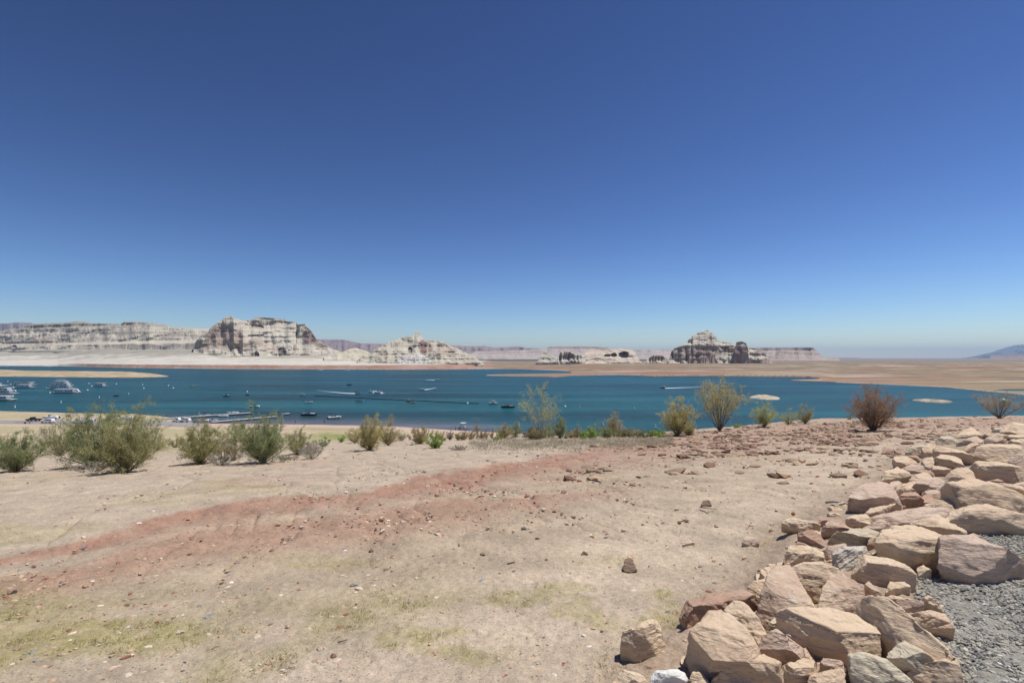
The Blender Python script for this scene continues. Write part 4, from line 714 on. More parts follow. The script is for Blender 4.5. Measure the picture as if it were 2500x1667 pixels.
# chips and pebbles on the slope (world-space random then kept by the same masks that colour the dirt)
n = 150000; u_ = rs.uniform(-1.15, 1.15, n); d_ = 2.2*np.exp(rs.random(n)*np.log(40/2.2)); x_ = u_*d_; y_ = d_; z_ = hgt(x_, y_); px_, py_ = proj(x_, y_, z_)
rt = ip(px_, REDTOP); rdd = rim_depth(px_)
dens = .10+.9*np.exp(-((py_-rt-70)/75)**2)*sm(500, 1100, px_)+0.55*np.exp(-((py_-rt-28)/34)**2)*sm(1450, 1650, px_)*(1-sm(2300, 2480, px_))+.35*sm(1300, 1420, py_)*(1-sm(900, 1400, px_))+.3*np.exp(-((py_-rt-110)/60)**2)
dens = dens*np.clip(.5+1.6*fbm(x_*.8, y_*.8, o=3, seed=90), .08, 2)
keep = (rs.random(n) < dens*.38)*(y_ < rdd*1.01)*(px_ < ip(py_, RIPL)-5)*(px_ > -250)*(py_ > rt-70)
keep = keep | ((rs.random(n) < .07)*(y_ < rdd)*(px_ < ip(py_, RIPL)))
x_, y_, z_, px_, py_, rt = [q[keep] for q in (x_, y_, z_, px_, py_, rt)]
pal = np.array([SM[k] for k in ('red', 'brown', 'tan', 'cream', 'grey', 'pink', 'bluegrey', 'white', 'tan')]); m_ = len(x_)
pr = np.where((py_ < rt+110)[:, None]*(px_ > 1300)[:, None], np.array([.30, .10, .20, .06, .02, .26, .01, .01, .04]), np.array([.08, .08, .28, .12, .07, .17, .03, .015, .155]))
ci = (pr.cumsum(1) > rs.random(m_)[:, None]).argmax(1)
sz = (.004+.017*rs.random(m_)**5*2.8)*(1+.10*y_)
print('pebbles', m_)
scatter('pebbles', np.stack([x_, y_, z_-.12*sz], -1), sz, np.where(rs.random(m_) < .5, .30, .6), pal[ci]*rs.uniform(.8, 1.15, (m_, 1)), M_peb, 13)
# plates of broken red sandstone near the rim
n = 16000; u_ = rs.uniform(.1, 1.1, n); d_ = 9*np.exp(rs.random(n)*np.log(40/9)); x_ = u_*d_; z_ = hgt(x_, d_); px_, py_ = proj(x_, d_, z_); rt = ip(px_, REDTOP)
kp = (d_ < rim_depth(px_)*1.02)*(px_ < ip(py_, RIPL)-15)*(rs.random(n) < (.85*np.exp(-((py_-rt-24)/30)**2)*sm(1480, 1700, px_)*(1-sm(2150, 2420, px_))+.28*np.exp(-((py_-rt-60)/50)**2)*sm(1150, 1300, px_))*np.clip(.35+2.2*fbm(x_*.5, d_*.8, o=3, seed=93), 0.03, 1.2))
x_, d_, z_ = x_[kp], d_[kp], z_[kp]; m_ = len(x_); print('plates', m_); pal = np.array([SM[k] for k in ('brown', 'pink', 'tan', 'brown', 'tan')])
scatter('rock_rubble', np.stack([x_, d_, z_+.01], -1), .05+.42*rs.random(m_)**2.6, np.full(m_, .32), pal[rs.integers(0, 5, m_)]*rs.uniform(.55, 1.0, (m_, 1)), M_peb, 14)
# grey gravel at the lower right
n = 260000; x_ = rs.uniform(1.2, 9, n); y_ = 1.9*np.exp(rs.random(n)*np.log(9/1.9)); z_ = hgt(x_, y_); px_, py_ = proj(x_, y_, z_); kp = (px_ > ip(py_, RIPR)-40+30*vn(x_*3, y_*3))*(px_ < 3500)*(py_ < 2000)*(rs.random(n) < np.clip(3.4/y_, 0, .45))
x_, y_, z_ = x_[kp], y_[kp], z_[kp]; m_ = len(x_); print('gravel', m_)
pal = np.array([(.235, .232, .22), (.35, .34, .305), (.45, .42, .355), (.16, .16, .155), (.47, .41, .32), (.26, .265, .235), (.52, .50, .45)]); ci = (np.array([.27, .25, .17, .12, .07, .08, .04]).cumsum()[None] > rs.random(m_)[:, None]).argmax(1)
scatter('gravel', np.stack([x_, y_, z_+.003], -1), .014+.022*rs.random(m_)**2, np.full(m_, .55), pal[ci]*rs.uniform(.8, 1.2, (m_, 1)), M_peb, 15)
# ---- ground cover: short dry grass in the green patches
def blades(name, P, h, cols, seed, wd=.004, lean=.5, kind='stuff', mat=None, parent=None):
    rs = np.random.default_rng(seed); n = len(P); a = rs.uniform(0, 6.28, n); l = rs.normal(0, lean, (n, 2))*h[:, None]; dx = np.cos(a)*wd*(1+h*10); dy = np.sin(a)*wd*(1+h*10)
    b0 = P+np.stack([dx, dy, 0*dx], -1); b1 = P-np.stack([dx, dy, 0*dx], -1); t = P+np.stack([l[:, 0], l[:, 1], h], -1)
    V = np.stack([b0, b1, t], 1).reshape(-1, 3); o = mesh_np(name, V, np.arange(3*n).reshape(-1, 3), mat or M_leaf, np.repeat(cols, 3, 0), smooth=False, parent=parent)
    if kind: tag(o, kind=kind)
    return o
def leafmat(name):
    m, t, b = new_mat(name, .75, .2); a = t.nodes.new('ShaderNodeAttribute'); a.attribute_name = 'Col'; t.links.new(a.outputs['Color'], b.inputs['Base Color'])
    tr = t.nodes.new('ShaderNodeBsdfTranslucent'); t.links.new(a.outputs['Color'], tr.inputs[0]); ms = t.nodes.new('ShaderNodeMixShader'); ms.inputs[0].default_value = .5
    t.links.new(b.outputs[0], ms.inputs[1]); t.links.new(tr.outputs[0], ms.inputs[2]); t.links.new(ms.outputs[0], t.nodes['Material Output'].inputs['Surface']); return m
M_leaf = leafmat('leaf')
n = 260000; u_ = rs.uniform(-1.15, 1.1, n); d_ = 2.0*np.exp(rs.random(n)*np.log(13/2.0)); x_ = u_*d_; y_ = d_; z_ = hgt(x_, y_); px_, py_ = proj(x_, y_, z_); gm = green_mask(px_, py_, x_, y_)
extra = sum(np.exp(-((px_-a)/w)**2-((py_-b)/h)**2) for a, b, w, h in [(1640, 1520, 60, 16), (1480, 1600, 80, 22), (1760, 1412, 45, 10), (1850, 1330, 35, 18), (1880, 1295, 35, 10), (1430, 1640, 70, 14), (1375, 1445, 22, 14), (1405, 1375, 26, 7), (690, 1610, 34, 26), (1130, 1372, 26, 8), (1045, 1390, 34, 10), (970, 1480, 50, 14), (860, 1500, 60, 16), (1000, 1590, 60, 20), (900, 1600, 50, 16), (1640, 1600, 26, 14)])
kp = rs.random(n) < np.clip((gm**1.3*.8+extra*.6)*np.clip(.35+2.4*fbm(x_*7, y_*7, o=2, seed=95), 0, 1.4), 0, 1); kp &= (px_ < ip(py_, RIPL)+40); x_, y_, z_ = x_[kp], y_[kp], z_[kp]; m_ = len(x_); print('grass', m_)
pal = np.array([(.34, .30, .09), (.27, .27, .07), (.42, .35, .15), (.22, .24, .06)]); blades('grass', np.stack([x_, y_, z_-.003], -1), .010+.024*rs.random(m_)*(1+.05*y_), pal[rs.integers(0, 4, m_)]*rs.uniform(.8, 1.2, (m_, 1)), 17, wd=.0016, lean=.9)
# ---------------------------------------------------------------- shrubs
M_bark = mk('bark', (.21, .165, .12), rough=.95, var=.2, vscale=12); M_barkg = mk('grey_bark', (.36, .33, .28), rough=.95, var=.2, vscale=12)
LC = {'olive': [(0.419, 0.402, 0.137), (0.322, 0.338, 0.113), (0.531, 0.467, 0.177), (0.258, 0.274, 0.105)], 'green': [(0.274, 0.346, 0.121), (0.209, 0.274, 0.097), (0.370, 0.402, 0.145), (0.177, 0.225, 0.089)], 'bright': [(0.386, 0.547, 0.129), (0.290, 0.435, 0.113), (0.515, 0.612, 0.209)],
      'rust': [(.46, .26, .14), (.40, .22, .13), (.40, .28, .16), (.27, .20, .14)], 'grey': [(0.483, 0.419, 0.322), (0.386, 0.338, 0.258), (0.580, 0.515, 0.419)], 'brown': [(0.531, 0.402, 0.209), (0.435, 0.322, 0.177), (0.451, 0.419, 0.161)],
      'yel': [(0.580, 0.499, 0.177), (0.435, 0.419, 0.161), (0.644, 0.483, 0.161), (0.354, 0.370, 0.145)], 'pale': [(0.499, 0.547, 0.241), (0.402, 0.467, 0.209), (0.612, 0.612, 0.306)]}
for k_ in ('olive', 'green', 'yel', 'brown'): LC[k_] = [tuple(.82*q+.34*g_ for q, g_ in zip(t_, (.44, .42, .32))) for t_ in LC[k_]]
def tubes(segs, sides):
    """segs: list of polylines [(p, r)...] -> verts, quads"""
    V = []; Q = []
    for pl in segs:
        n0 = len(V)
        for i, (p, r) in enumerate(pl):
            a = pl[max(i-1, 0)][0]; b2 = pl[min(i+1, len(pl)-1)][0]; t = b2-a; t = t/(np.linalg.norm(t)+1e-9)
            u = np.cross(t, (0.3, .2, .93)); u /= np.linalg.norm(u)+1e-9; v = np.cross(t, u)
            for k in range(sides): an = 2*math.pi*k/sides; V.append(p+(u*math.cos(an)+v*math.sin(an))*r)
        for i in range(len(pl)-1):
            for k in range(sides): q = n0+i*sides; k2 = (k+1) % sides; Q.append((q+k, q+k2, q+sides+k2, q+sides+k))
    return V, Q
def shrub(px, py, top, wpx, kind, label, leaf=1.0, stems=12, name='shrub', cat='shrub', group=None, seed=0, bark=None, lean=0.0, vee=1.0, h_under=0.0):
    rs = np.random.default_rng(1000+seed); b = ray(px, py)
    if b is None: b = Vector((0, 30, 20))
    d = b.y; h = (py-top)*d/F; W = wpx*d/F/2*(1.1 if wpx > 62 else 1.35); stems = int(stems*1.4); airy = leaf < .66 and wpx > 60
    e = empty(name, b-Vector((0, 0, .03))); tag(e, label, cat, group)
    segs = []; thin = []; LP = []; LDi = []
    for i in range(stems):
        a = 2*math.pi*(i+rs.uniform(-.4, .4))/stems; rr_ = W*rs.uniform(.35, 1.0)**.6*(1.0 if i % 3 else .45); th = h*(1-(.22 if airy else .40)*(rr_/W)**2)*rs.uniform(.72 if airy else .58, 1.0)
        if i == 0: th = h; rr_ = W*.15
        tip = np.array((rr_*math.cos(a)+lean*h*.3, rr_*math.sin(a), th)); mid = tip*np.array((.50*vee, .50*vee, .42))+rs.normal(0, .035*h, 3)
        n = 7; pl = []
        for k in range(n+1):
            t = k/n; p = 2*t*(1-t)*mid+t*t*tip+np.array((math.sin(t*7+i), math.cos(t*6+i*2), 0))*.018*h*t; pl.append((p, max(.0035, .013*h**.6*(1-t)**1.1*rs.uniform(.8, 1.2)+.0025)))
        segs.append(pl); nt2 = int(rs.integers(8, 13))
        for j in range(nt2):
            t = rs.uniform(.38 if airy else .12, 1.0); k = min(int(t*n), n-1); p0 = pl[k][0]*(1-(t*n-k))+pl[k+1][0]*(t*n-k)
            out = p0*np.array((1, 1, 0)); out /= np.linalg.norm(out)+1e-6; dr = out*rs.uniform(-.3, 1.0)+rs.normal(0, .7, 3)+np.array((0, 0, .85)); dr /= np.linalg.norm(dr); L_ = h*rs.uniform(.14, .34)*(1.15-.5*t)
            tw = []; q = p0.copy()
            for m in range(5): tw.append((q.copy(), .0045*(1-m/5)+.0018)); q = q+dr*L_/4; dr = dr+np.array((0, 0, .10))+rs.normal(0, .13, 3); dr /= np.linalg.norm(dr)
            thin.append(tw)
            for s_ in range(4):
                t2 = rs.uniform(.2, 1); k2 = min(int(t2*4), 3); q0 = tw[k2][0]; dr3 = (tw[k2+1][0]-tw[k2][0]); dr3 /= np.linalg.norm(dr3)+1e-9; dr3 = dr3+rs.normal(0, .45, 3); dr3 /= np.linalg.norm(dr3); L3 = L_*rs.uniform(.3, .6)
                thin.append([(q0, .0026), (q0+dr3*L3*.5, .0022), (q0+dr3*L3+np.array((0, 0, .03)), .0014)])
                nl = int(rs.poisson(15*leaf))
                if nl:
                    tt = rs.uniform(.1, 1.12, nl)[:, None]; LP.append(q0+dr3*L3*tt+rs.normal(0, .012+.012*h, (nl, 3))); LDi.append(dr3+rs.normal(0, .5, (nl, 3)))
            nl = int(rs.poisson(13*leaf)); tt = rs.uniform(.3, 1.1, nl)[:, None]; LP.append(p0+(tw[4][0]-p0)*tt+rs.normal(0, .015+.012*h, (nl, 3))); LDi.append(tw[4][0]-p0+rs.normal(0, .35, (nl, 3))*L_)
    V1, Q1 = tubes(segs, 5); o1 = mesh_np('branches', V1, Q1, bark or M_bark, parent=e)
    V2, Q2 = tubes(thin, 3); o2 = mesh_np('twigs', V2, Q2, bark or M_bark, parent=e)
    if LP:
        P = np.concatenate(LP); Dd = np.concatenate(LDi); Dd /= np.linalg.norm(Dd, axis=1)[:, None]+1e-9; P = P[P[:, 2] > .02*h] if False else P
        n = len(P); l = h*.016+.026*rs.uniform(.6, 1.5, n); sd = np.cross(Dd, rs.normal(size=(n, 3))); sd /= np.linalg.norm(sd, axis=1)[:, None]+1e-9; wd = (.0035+.0022*h)*rs.uniform(.7, 1.3, n)
        a0 = P-sd*wd[:, None]; a1 = P+sd*wd[:, None]; a2 = P+Dd*l[:, None]
        pal = np.array(LC[kind]); cl = pal[rs.integers(0, len(pal), n)]*(1+.25*fbm(P[:, 0]*3/h, P[:, 1]*3/h, P[:, 2]*3/h, o=2, seed=seed))[:, None]*rs.uniform(.8, 1.2, (n, 1))
        mesh_np('foliage', np.stack([a0, a1, a2], 1).reshape(-1, 3), np.arange(3*n).reshape(-1, 3), M_leaf, np.repeat(cl, 3, 0), smooth=False, parent=e)
    return e
SH = '''40,1150,1048,120,green,1.3,15,round grey-green bush cut by the left edge of the photo
232,1138,986,215,green,1.25,20,tallest green bush at left with a bent dark trunk showing
308,1152,1012,150,olive,1.35,18,yellow-olive bush growing against the tallest green one at left
345,1120,985,100,green,.9,9,feathery tall bush rising behind the yellow-olive one, in front of the parked cars
150,1112,1040,110,olive,.8,12,sparse grey-olive bush between the left-edge bush and the tallest one
118,1092,1030,80,grey,.55,9,thin greyish bush behind, below the black pickup
428,1092,1062,34,olive,.9,7,small olive bush in the gap between two large ones at left
490,1132,1024,118,olive,1.3,17,vase-shaped olive bush standing alone in front of the dock ramp
545,1120,1068,80,grey,.5,10,greyish half-dead bush at the right foot of the vase-shaped olive one
572,1122,1050,54,brown,.45,7,thin open brown bush between the two big bushes before the docks
642,1128,994,150,green,1.25,20,dark green bush in front of the docks, the second tallest at left
728,1108,1042,92,olive,.85,11,olive bush behind and right of the dark green one by the docks
905,1098,1012,100,yel,1.15,14,olive-yellow bush with a forked base, left of centre
948,1087,1014,56,brown,.9,9,taller brownish bush touching the right of the forked olive-yellow one
866,1081,1042,50,brown,.8,8,low brownish bush touching the left of the forked olive-yellow one
1025,1084,1036,76,brown,1.3,12,dense brownish bush left of the bright green one
978,1075,1050,40,grey,.8,7,low grey-brown bush left of the dense brownish one
1062,1094,1056,46,bright,1.1,10,bright green bush with a grey base, left of centre
1098,1074,1048,22,grey,.8,6,small grey-brown bush just right of the bright green one
1132,1073,1050,22,brown,.9,6,brownish tuft bush in front of the beached pontoon boat
1150,1071,1048,26,brown,.7,6,thin brown tuft bush right of the beached pontoon boat
1165,1069,1018,15,brown,.25,4,very thin leafless upright bush above the low brown ones
1187,1070,1044,14,brown,.35,4,short thin twiggy bush left of a pale-tipped one
1202,1070,1044,14,yel,.45,4,thin bush with pale yellow tip left of the clumps at centre
1212,1074,1062,28,bright,.8,6,low yellow-green clump at centre by the bare sand
1232,1070,1032,38,brown,1.2,9,brown and green clump left of the tall bare tree
1258,1066,1030,34,green,.9,8,grey-green clump touching the right of the brown and green one
1283,1068,1050,26,grey,.8,6,low grey clump left of the foot of the tall bare tree
1308,1073,1040,44,brown,1.3,10,brown and green clump in front of the tall bare tree's foot
1341,1067,1034,30,olive,1.1,8,olive clump at the right foot of the tall bare tree
1367,1070,1014,36,green,.9,9,taller grey-green bush just right of the tall bare tree
1395,1069,1052,18,brown,.9,6,small brown tuft left of a taller brown one
1408,1069,1036,24,brown,1.1,7,upright brown clump in the row at centre right
1425,1072,1050,18,bright,1.1,6,small bright green clump beside the upright brown one
1446,1071,1040,30,bright,1.3,8,bright green ball-shaped clump in the middle of the row
1460,1062,1024,28,green,.8,7,grey-green bush behind the bright green ball-shaped one
1484,1069,1034,44,green,1.1,10,broad green clump in the row before the tall reddish-tipped one
1499,1066,1010,26,brown,1.0,8,tall reddish-tipped narrow bush standing above the row
1524,1067,1036,36,grey,.8,8,grey leafless-looking clump right of the tall reddish-tipped bush
1546,1066,1044,22,brown,.9,6,small brown clump in the right part of the row
1570,1069,1048,24,green,1.1,7,small green clump beside a leaning dead stick
1606,1067,1046,46,bright,1.4,11,low wide bright green bush left of the big olive one on the rim
1655,1064,974,92,yel,1.25,16,big olive-yellow bush on the rim, left of the tall airy one
1680,1062,1022,50,olive,1.2,10,dense green lower bush on the rim at the right foot of the big olive-yellow one
1757,1052,916,116,yel,.62,15,tall airy grey-branched bush reaching above the far shore
1800,1043,1033,34,bright,.9,7,low bright green growth on the rim right of the tall airy bush
1866,1042,976,78,pale,.85,13,pale green airy bush on the rim below the flat sandy islet
1924,1036,996,44,pale,.7,9,smaller pale bush on the rim right of the pale green airy one
1966,1034,986,46,olive,.95,10,olive-brown bush rightmost of the row on the red rim
2133,1052,934,128,rust,.8,20,rust-coloured bush standing alone on the dirt before the lake
2074,1024,1014,16,yel,.6,5,tiny yellow-green plant on the rim left of the rust-coloured bush
2440,1021,958,124,grey,.55,18,grey twiggy dome-shaped bush at the right edge with a green bag caught in it
1075,1074,1052,26,brown,.8,7,small brown tuft behind the bright green bush with the grey base
1118,1074,1056,22,yel,.7,6,low yellowish tuft left of the brownish tuft before the pontoon boat
1176,1070,1050,22,brown,.7,6,low brown tuft beside the very thin leafless upright bush
1222,1071,1054,22,olive,.8,6,low olive clump left of the brown and green clump at centre
1296,1072,1050,24,olive,.9,7,olive clump tucked left of the one before the bare tree's foot
1325,1070,1046,30,green,1.0,8,green clump directly under the trunk of the bare tree
1380,1070,1050,20,green,.8,6,small green clump beside the forked pale dead branch
1437,1068,1046,20,brown,.8,6,small brown clump behind the bright green ball-shaped one
1475,1067,1050,22,bright,.9,6,small bright clump left of the broad green one
1512,1068,1048,22,olive,.9,7,olive clump between the reddish-tipped bush and the grey one
1536,1067,1044,24,olive,.8,7,olive clump right of the grey leafless-looking one
1558,1067,1046,22,grey,.7,6,pale grey clump left of the leaning dead stick
1588,1066,1050,20,green,.9,6,small green clump between the leaning dead stick and the wide bright bush
12,1098,1062,60,olive,1.0,9,low olive bush behind the one cut by the left edge
195,1092,1050,70,olive,.9,9,olive bush filling the gap behind the tallest green one
262,1100,1040,80,green,1.0,10,green bush behind the tallest one and the yellow-olive one
385,1100,1062,50,yel,.8,8,yellowish low bush right of the yellow-olive one at left
605,1100,1055,60,brown,.7,8,brownish bush behind the thin open brown one
790,1090,1066,44,green,.7,7,low green bush at the edge of the beach meadow
835,1078,1062,24,bright,.9,6,small bright green bush standing in the beach meadow left of centre'''
for i, q in enumerate(SH.split('\n')):
    v = q.split(',', 7); x, y, tp, w_ = map(float, v[:4]); shrub(x, y, tp, w_*.9, v[4], v[7], leaf=float(v[5])*(1.0 if w_ > 60 else .85), stems=int(v[6]), group='desert shrubs along the rim of the slope', seed=i, name='shrub')
shrub(1320, 1072, 940, 100, 'pale', 'tall bare pale-barked tree standing above the row of clumps at centre', leaf=.34, stems=9, name='bare_tree', cat='tree', seed=71, bark=M_barkg)
for x, y, tp, w_, sd, lb in [(760, 1120, 1080, 66, 72, 'dead grey branching bush right of the second tallest green bush at left'), (540, 1134, 1108, 90, 73, 'low dead grey brush lying between the two big bushes before the docks'), (225, 1150, 1128, 100, 74, 'dead grey branches lying under the tallest green bush at left'), (1120, 1097, 1086, 40, 75, 'low grey dead brush on the bare sand right of the bright green bush'), (700, 1122, 1112, 60, 76, 'low grey dead brush left of the dead branching bush')]:
    shrub(x, y, tp, w_, 'grey', lb, leaf=.12, stems=16, name='dead_bush', cat='bush', seed=sd, bark=M_barkg, vee=1.6)
# bag caught in the right-hand bush
M_bag = mk('green_plastic', (.22, .50, .36), rough=.4, spec=.4)
bp_ = ray(2440, 1021); bm = bmesh.new(); bmesh.ops.create_icosphere(bm, subdivisions=3, radius=.5)
for v in bm.verts: v.co *= 1+.22*math.sin(v.co.x*9+v.co.z*7)*math.cos(v.co.y*8); v.co.z *= .7
o = obj_bm('plastic_bag', bm, M_bag, smooth=True); dd_ = bp_.y-.3; sz_ = 15*dd_/F; o.scale = (sz_, sz_, sz_*.8); o.location = ((2451-CX)/F*dd_, dd_, EYE-(977-HZ)*dd_/F); tag(o, 'crumpled translucent green plastic bag snagged in the grey bush at right', 'bag')
# low dry scrub on the shelf
n = 26000; px_ = rs.uniform(1150, 1640, n); py_ = 1080+rs.normal(0, 9, n)+(px_-1350)*-.012; d_ = np.zeros(n); P = []
for a, b2 in zip(px_[:1500], py_[:1500]):
    v = ray(a, b2); P.append((v.x, v.y, v.z))
P = np.array(P); P = np.repeat(P, 7, 0)+rs.normal(0, .10, (len(P)*7, 3))*np.array((1, 1, 0)); P[:, 2] = hgt(P[:, 0], P[:, 1])-.01
blades('dry_grass', P, .05+.13*rs.random(len(P)), np.array([(.40, .36, .27), (.33, .31, .24), (.44, .38, .26)])[rs.integers(0, 3, len(P))], 19, wd=.004, lean=.8)
# dead sticks
def stick(pts, r, label, bark=M_barkg):
    P0 = ray(pts[0][0], pts[0][1]); P = [(ray(x, y, h)+Vector((0, 0, h))) if h < .15 else Vector(((x-CX)/F*P0.y, P0.y, EYE-(y-HZ)*P0.y/F)) for x, y, h in pts]; V, Q = tubes([[(np.array(p), r*(1-.6*i/len(P))) for i, p in enumerate(P)]], 5); c = P[0]; V = [v-np.array(c) for v in V]; o = mesh_np('dead_stick', V, Q, bark); o.location = c; tag(o, label, 'stick')
stick([(1580, 1066, .05), (1584, 1058, .35), (1587, 1049, .75)], .03, 'pale dead stick leaning up left of the low wide bright green bush')
stick([(1372, 1076, .05), (1378, 1062, .4), (1388, 1050, .8), (1394, 1042, 1.0)], .025, 'forked pale dead branch leaning right, beside the taller grey-green bush')
stick([(2045, 1099, .02), (2058, 1096, .05), (2070, 1093, .03)], .022, 'pale driftwood stick lying on the track below the rust-coloured bush')
stick([(2080, 1093, .02), (2087, 1096, .03)], .02, 'short dark stick just right of the pale one on the track', M_bark)
stick([(2016, 1226, .02), (2035, 1224, .04), (2052, 1226, .03)], .022, 'flat pale driftwood left of the big reddish-brown boulder with the hollow')
stick([(2050, 1232, .02), (2064, 1228, .05), (2082, 1236, .03)], .014, 'twisted pale twig in front of the big reddish-brown boulder with the hollow')
stick([(1708, 1238, .02), (1730, 1241, .03), (1750, 1242, .02)], .008, 'thin dark twig lying beside the small dark brown stone', M_bark)
stick([(1238, 1375, .01), (1258, 1371, .02)], .008, 'thin grey stick lying on the open dirt in the middle', M_bark)
stick([(826, 1566, .01), (836, 1564, .02), (848, 1560, .015)], .007, 'short dark stick in the green patches near the bottom', M_bark)
# ---------------------------------------------------------------- boats, docks, vehicles
MW = mk('white_gelcoat', (.80, .80, .79), rough=.35, spec=.5); MD = mk('dark_hull', (.035, .04, .05), rough=.3, spec=.5); MN = mk('navy_canvas', (.03, .035, .07), rough=.8); MG = mk('dark_glass', (.02, .025, .03), rough=.1, spec=.6)
MT = mk('tan_canvas', (.42, .27, .17), rough=.8); MS = mk('grey_metal', (.42, .43, .44), rough=.45, metal=.3); MR = mk('red_paint', (.45, .06, .05), rough=.4); MK = mk('black_rubber', (.02, .02, .02), rough=.8); MDK = mk('dock_boards', (.46, .45, .43), rough=.9, var=.15, vscale=2); MF = mk('foam_water', (.80, .84, .86), rough=.9); MCR = mk('cream_gelcoat', (.66, .60, .46), rough=.4); MBL = mk('blue_paint', (.05, .12, .35), rough=.4); MYE = mk('yellow_plastic', (.7, .55, .12), rough=.5)
def loft(bm, secs):
    rows = [[bm.verts.new(p) for p in s] for s in secs]
    for a, b2 in zip(rows, rows[1:]):
        for i in range(len(a)-1): bm.faces.new((a[i], a[i+1], b2[i+1], b2[i]))
    bm.faces.new(rows[0][::-1]); bm.faces.new(rows[-1])
    for a, b2 in zip(rows, rows[1:]): bm.faces.new((a[0], b2[0], b2[-1], a[-1]))
def hull_bm(L_, W_, H_):
    bm = bmesh.new(); secs = []
    for k in range(9):
        t = k/8; w = W_/2*(1-max(0, (t-.45)/.55)**2.2)*.999+.02; x = -L_/2+L_*t; dz = H_*.35*max(0, t-.5)
        secs.append([(x, w, H_*.75+dz), (x, w*.86, H_*.25+dz*.5), (x+0, 0, -H_*.3*(1-t*.6)+dz*1.2), (x, -w*.86, H_*.25+dz*.5), (x, -w, H_*.75+dz)])
    loft(bm, secs); bmesh.ops.recalc_face_normals(bm, faces=bm.faces); return bm
def speedboat(L_, hullm, deckm, canopy, label, px, py, head, tow=None, name='motor_boat', cat='boat', loc=None):
    L_ *= .88; e = empty(name, loc or on_water(px, py), R(head)); W_ = L_*.36; H_ = L_*.16; tag(e, label, cat, 'small motor boats on the lake')
    obj_bm('hull', hull_bm(L_, W_, H_), hullm, e)
    bm = bmesh.new(); bx(bm, (L_*.20, 0, H_*.82), (L_*.36, W_*.74, H_*.22), bev=.05); bx(bm, (-L_*.22, W_*.36, H_*.85), (L_*.5, W_*.14, H_*.22)); bx(bm, (-L_*.22, -W_*.36, H_*.85), (L_*.5, W_*.14, H_*.22)); obj_bm('deck', bm, deckm, e)
    bm = bmesh.new(); bx(bm, (-L_*.30, 0, H_*.9), (L_*.10, W_*.6, H_*.45), bev=.04); bx(bm, (-L_*.05, W_*.16, H_*1.0), (L_*.08, W_*.2, H_*.5), bev=.03); bx(bm, (-L_*.05, -W_*.16, H_*1.0), (L_*.08, W_*.2, H_*.5), bev=.03); obj_bm('seats', bm, deckm, e)
    bm = bmesh.new(); r = bmesh.ops.create_cube(bm, size=1)['verts']
    for v in r: v.co = Vector((L_*.06+v.co.x*L_*.03-(v.co.z > 0)*L_*.06, v.co.y*W_*.72, H_*1.2+v.co.z*H_*.55))
    obj_bm('windshield', bm, MG, e)
    bm = bmesh.new(); bx(bm, (-L_*.53, 0, H_*.5), (L_*.07, W_*.2, H_*.7), bev=.03); obj_bm('outboard_motor', bm, MD, e)
    if canopy is not None:
        bm = bmesh.new(); secs = []
        for k in range(5):
            t = k/4-.5; secs.append([(-L_*.08+L_*.34*t, W_*.42, H_*2.1-.05), (-L_*.08+L_*.34*t, W_*.25, H_*2.3-.3*t*t), (-L_*.08+L_*.34*t, -W_*.25, H_*2.3-.3*t*t), (-L_*.08+L_*.34*t, -W_*.42, H_*2.1-.05)])
        loft(bm, secs); c = obj_bm('canopy', bm, canopy, e)
        bm = bmesh.new()
        for sx in (-.24, .06):
            for sy in (-.41, .41): cyl(bm, (L_*sx*.9, W_*sy, H_*.8), (L_*sx, W_*sy, H_*2.15), .03, n=6)
        obj_bm('frame', bm, MS, c)
    return e
BO = '''552,967,6.0,D,W,N,175,dark-hulled boat with white deck and dark canopy on open water left of the docks
603,965,4.0,D,D,-,160,tiny dark boat beside a white buoy, left of centre
283,967,4.5,R,D,-,190,small dark red boat among the mooring buoys
622,994,7.0,W,W,N,178,white boat with a dark canopy seen just above the dark green bush
697,1012,4.6,W,W,-,215,small white boat seen through the right side of the dark green bush
755,1014,8.2,D,W,N,5,long dark-hulled boat with a dark tower, nearest the beach swimmers
817,1021,7.2,W,W,N,40,white boat angled toward the beach beside the swimmers
739,965,5.2,W,W,T,-10,white boat with a tan canopy just left of the float line
755,983,5.4,W,W,N,15,white boat with a dark awning left of centre, below the float line's left end
878,980,5.8,W,D,N,3,low boat with a white top under the middle of the float line
852,940,6.0,D,D,N,182,dark fishing boat far out above the speeding one
997,980,4.6,D,T,T,150,brownish personal craft at the float line beside a white one
1008,983,5.0,W,R,-,-30,white and red craft touching the float line
1203,986,6.6,W,W,T,170,white boat with a tall tan arch right of the float line's end
1241,995,8.4,D,T,D,2,dark low boat with a person aboard, right of the white one at centre
1324,952,7.2,D,W,D,8,dark boat above the top of the tall bare tree
467,943,5.0,Y,Y,-,185,tiny yellowish boat far out at left
476,942.4,4.0,W,Y,-,185,tiny pale boat just right of the yellowish one
872,960,7.0,W,D,N,-4,white speeding boat trailing the longest wake'''
MM = {'D': MD, 'W': MW, 'N': MN, 'R': MR, 'T': MT, 'Y': MYE, '-': None}
for q in BO.split('\n'):
    v = q.split(',', 7); x, y, L_ = map(float, v[:3]); speedboat(L_, MM[v[3]], MM[v[4]], MM[v[5]], v[7], x, y, float(v[6]))
speedboat(7, MD, MW, MR, 'speeding boat at right trailing a white wake toward the tall airy bush', 1619, 947, 182)
speedboat(8, MW, MW, None, 'tiny white boat with a wake, far out right of the speeding one', 1068, 927.3, 0)
speedboat(7, MW, MW, None, 'low white boat below the far one with a wake, above the float line', 1028, 951, 180)
speedboat(8, MW, MW, None, 'left of two tiny white boats passing each other above the float line', 910, 957.4, 182)
speedboat(8, MW, MW, None, 'right of two tiny white boats passing each other above the float line', 924, 959.3, 178)
speedboat(12, MW, MW, None, 'tiny white boat close to the red far bank, left of another', 786, 903.2, 0)
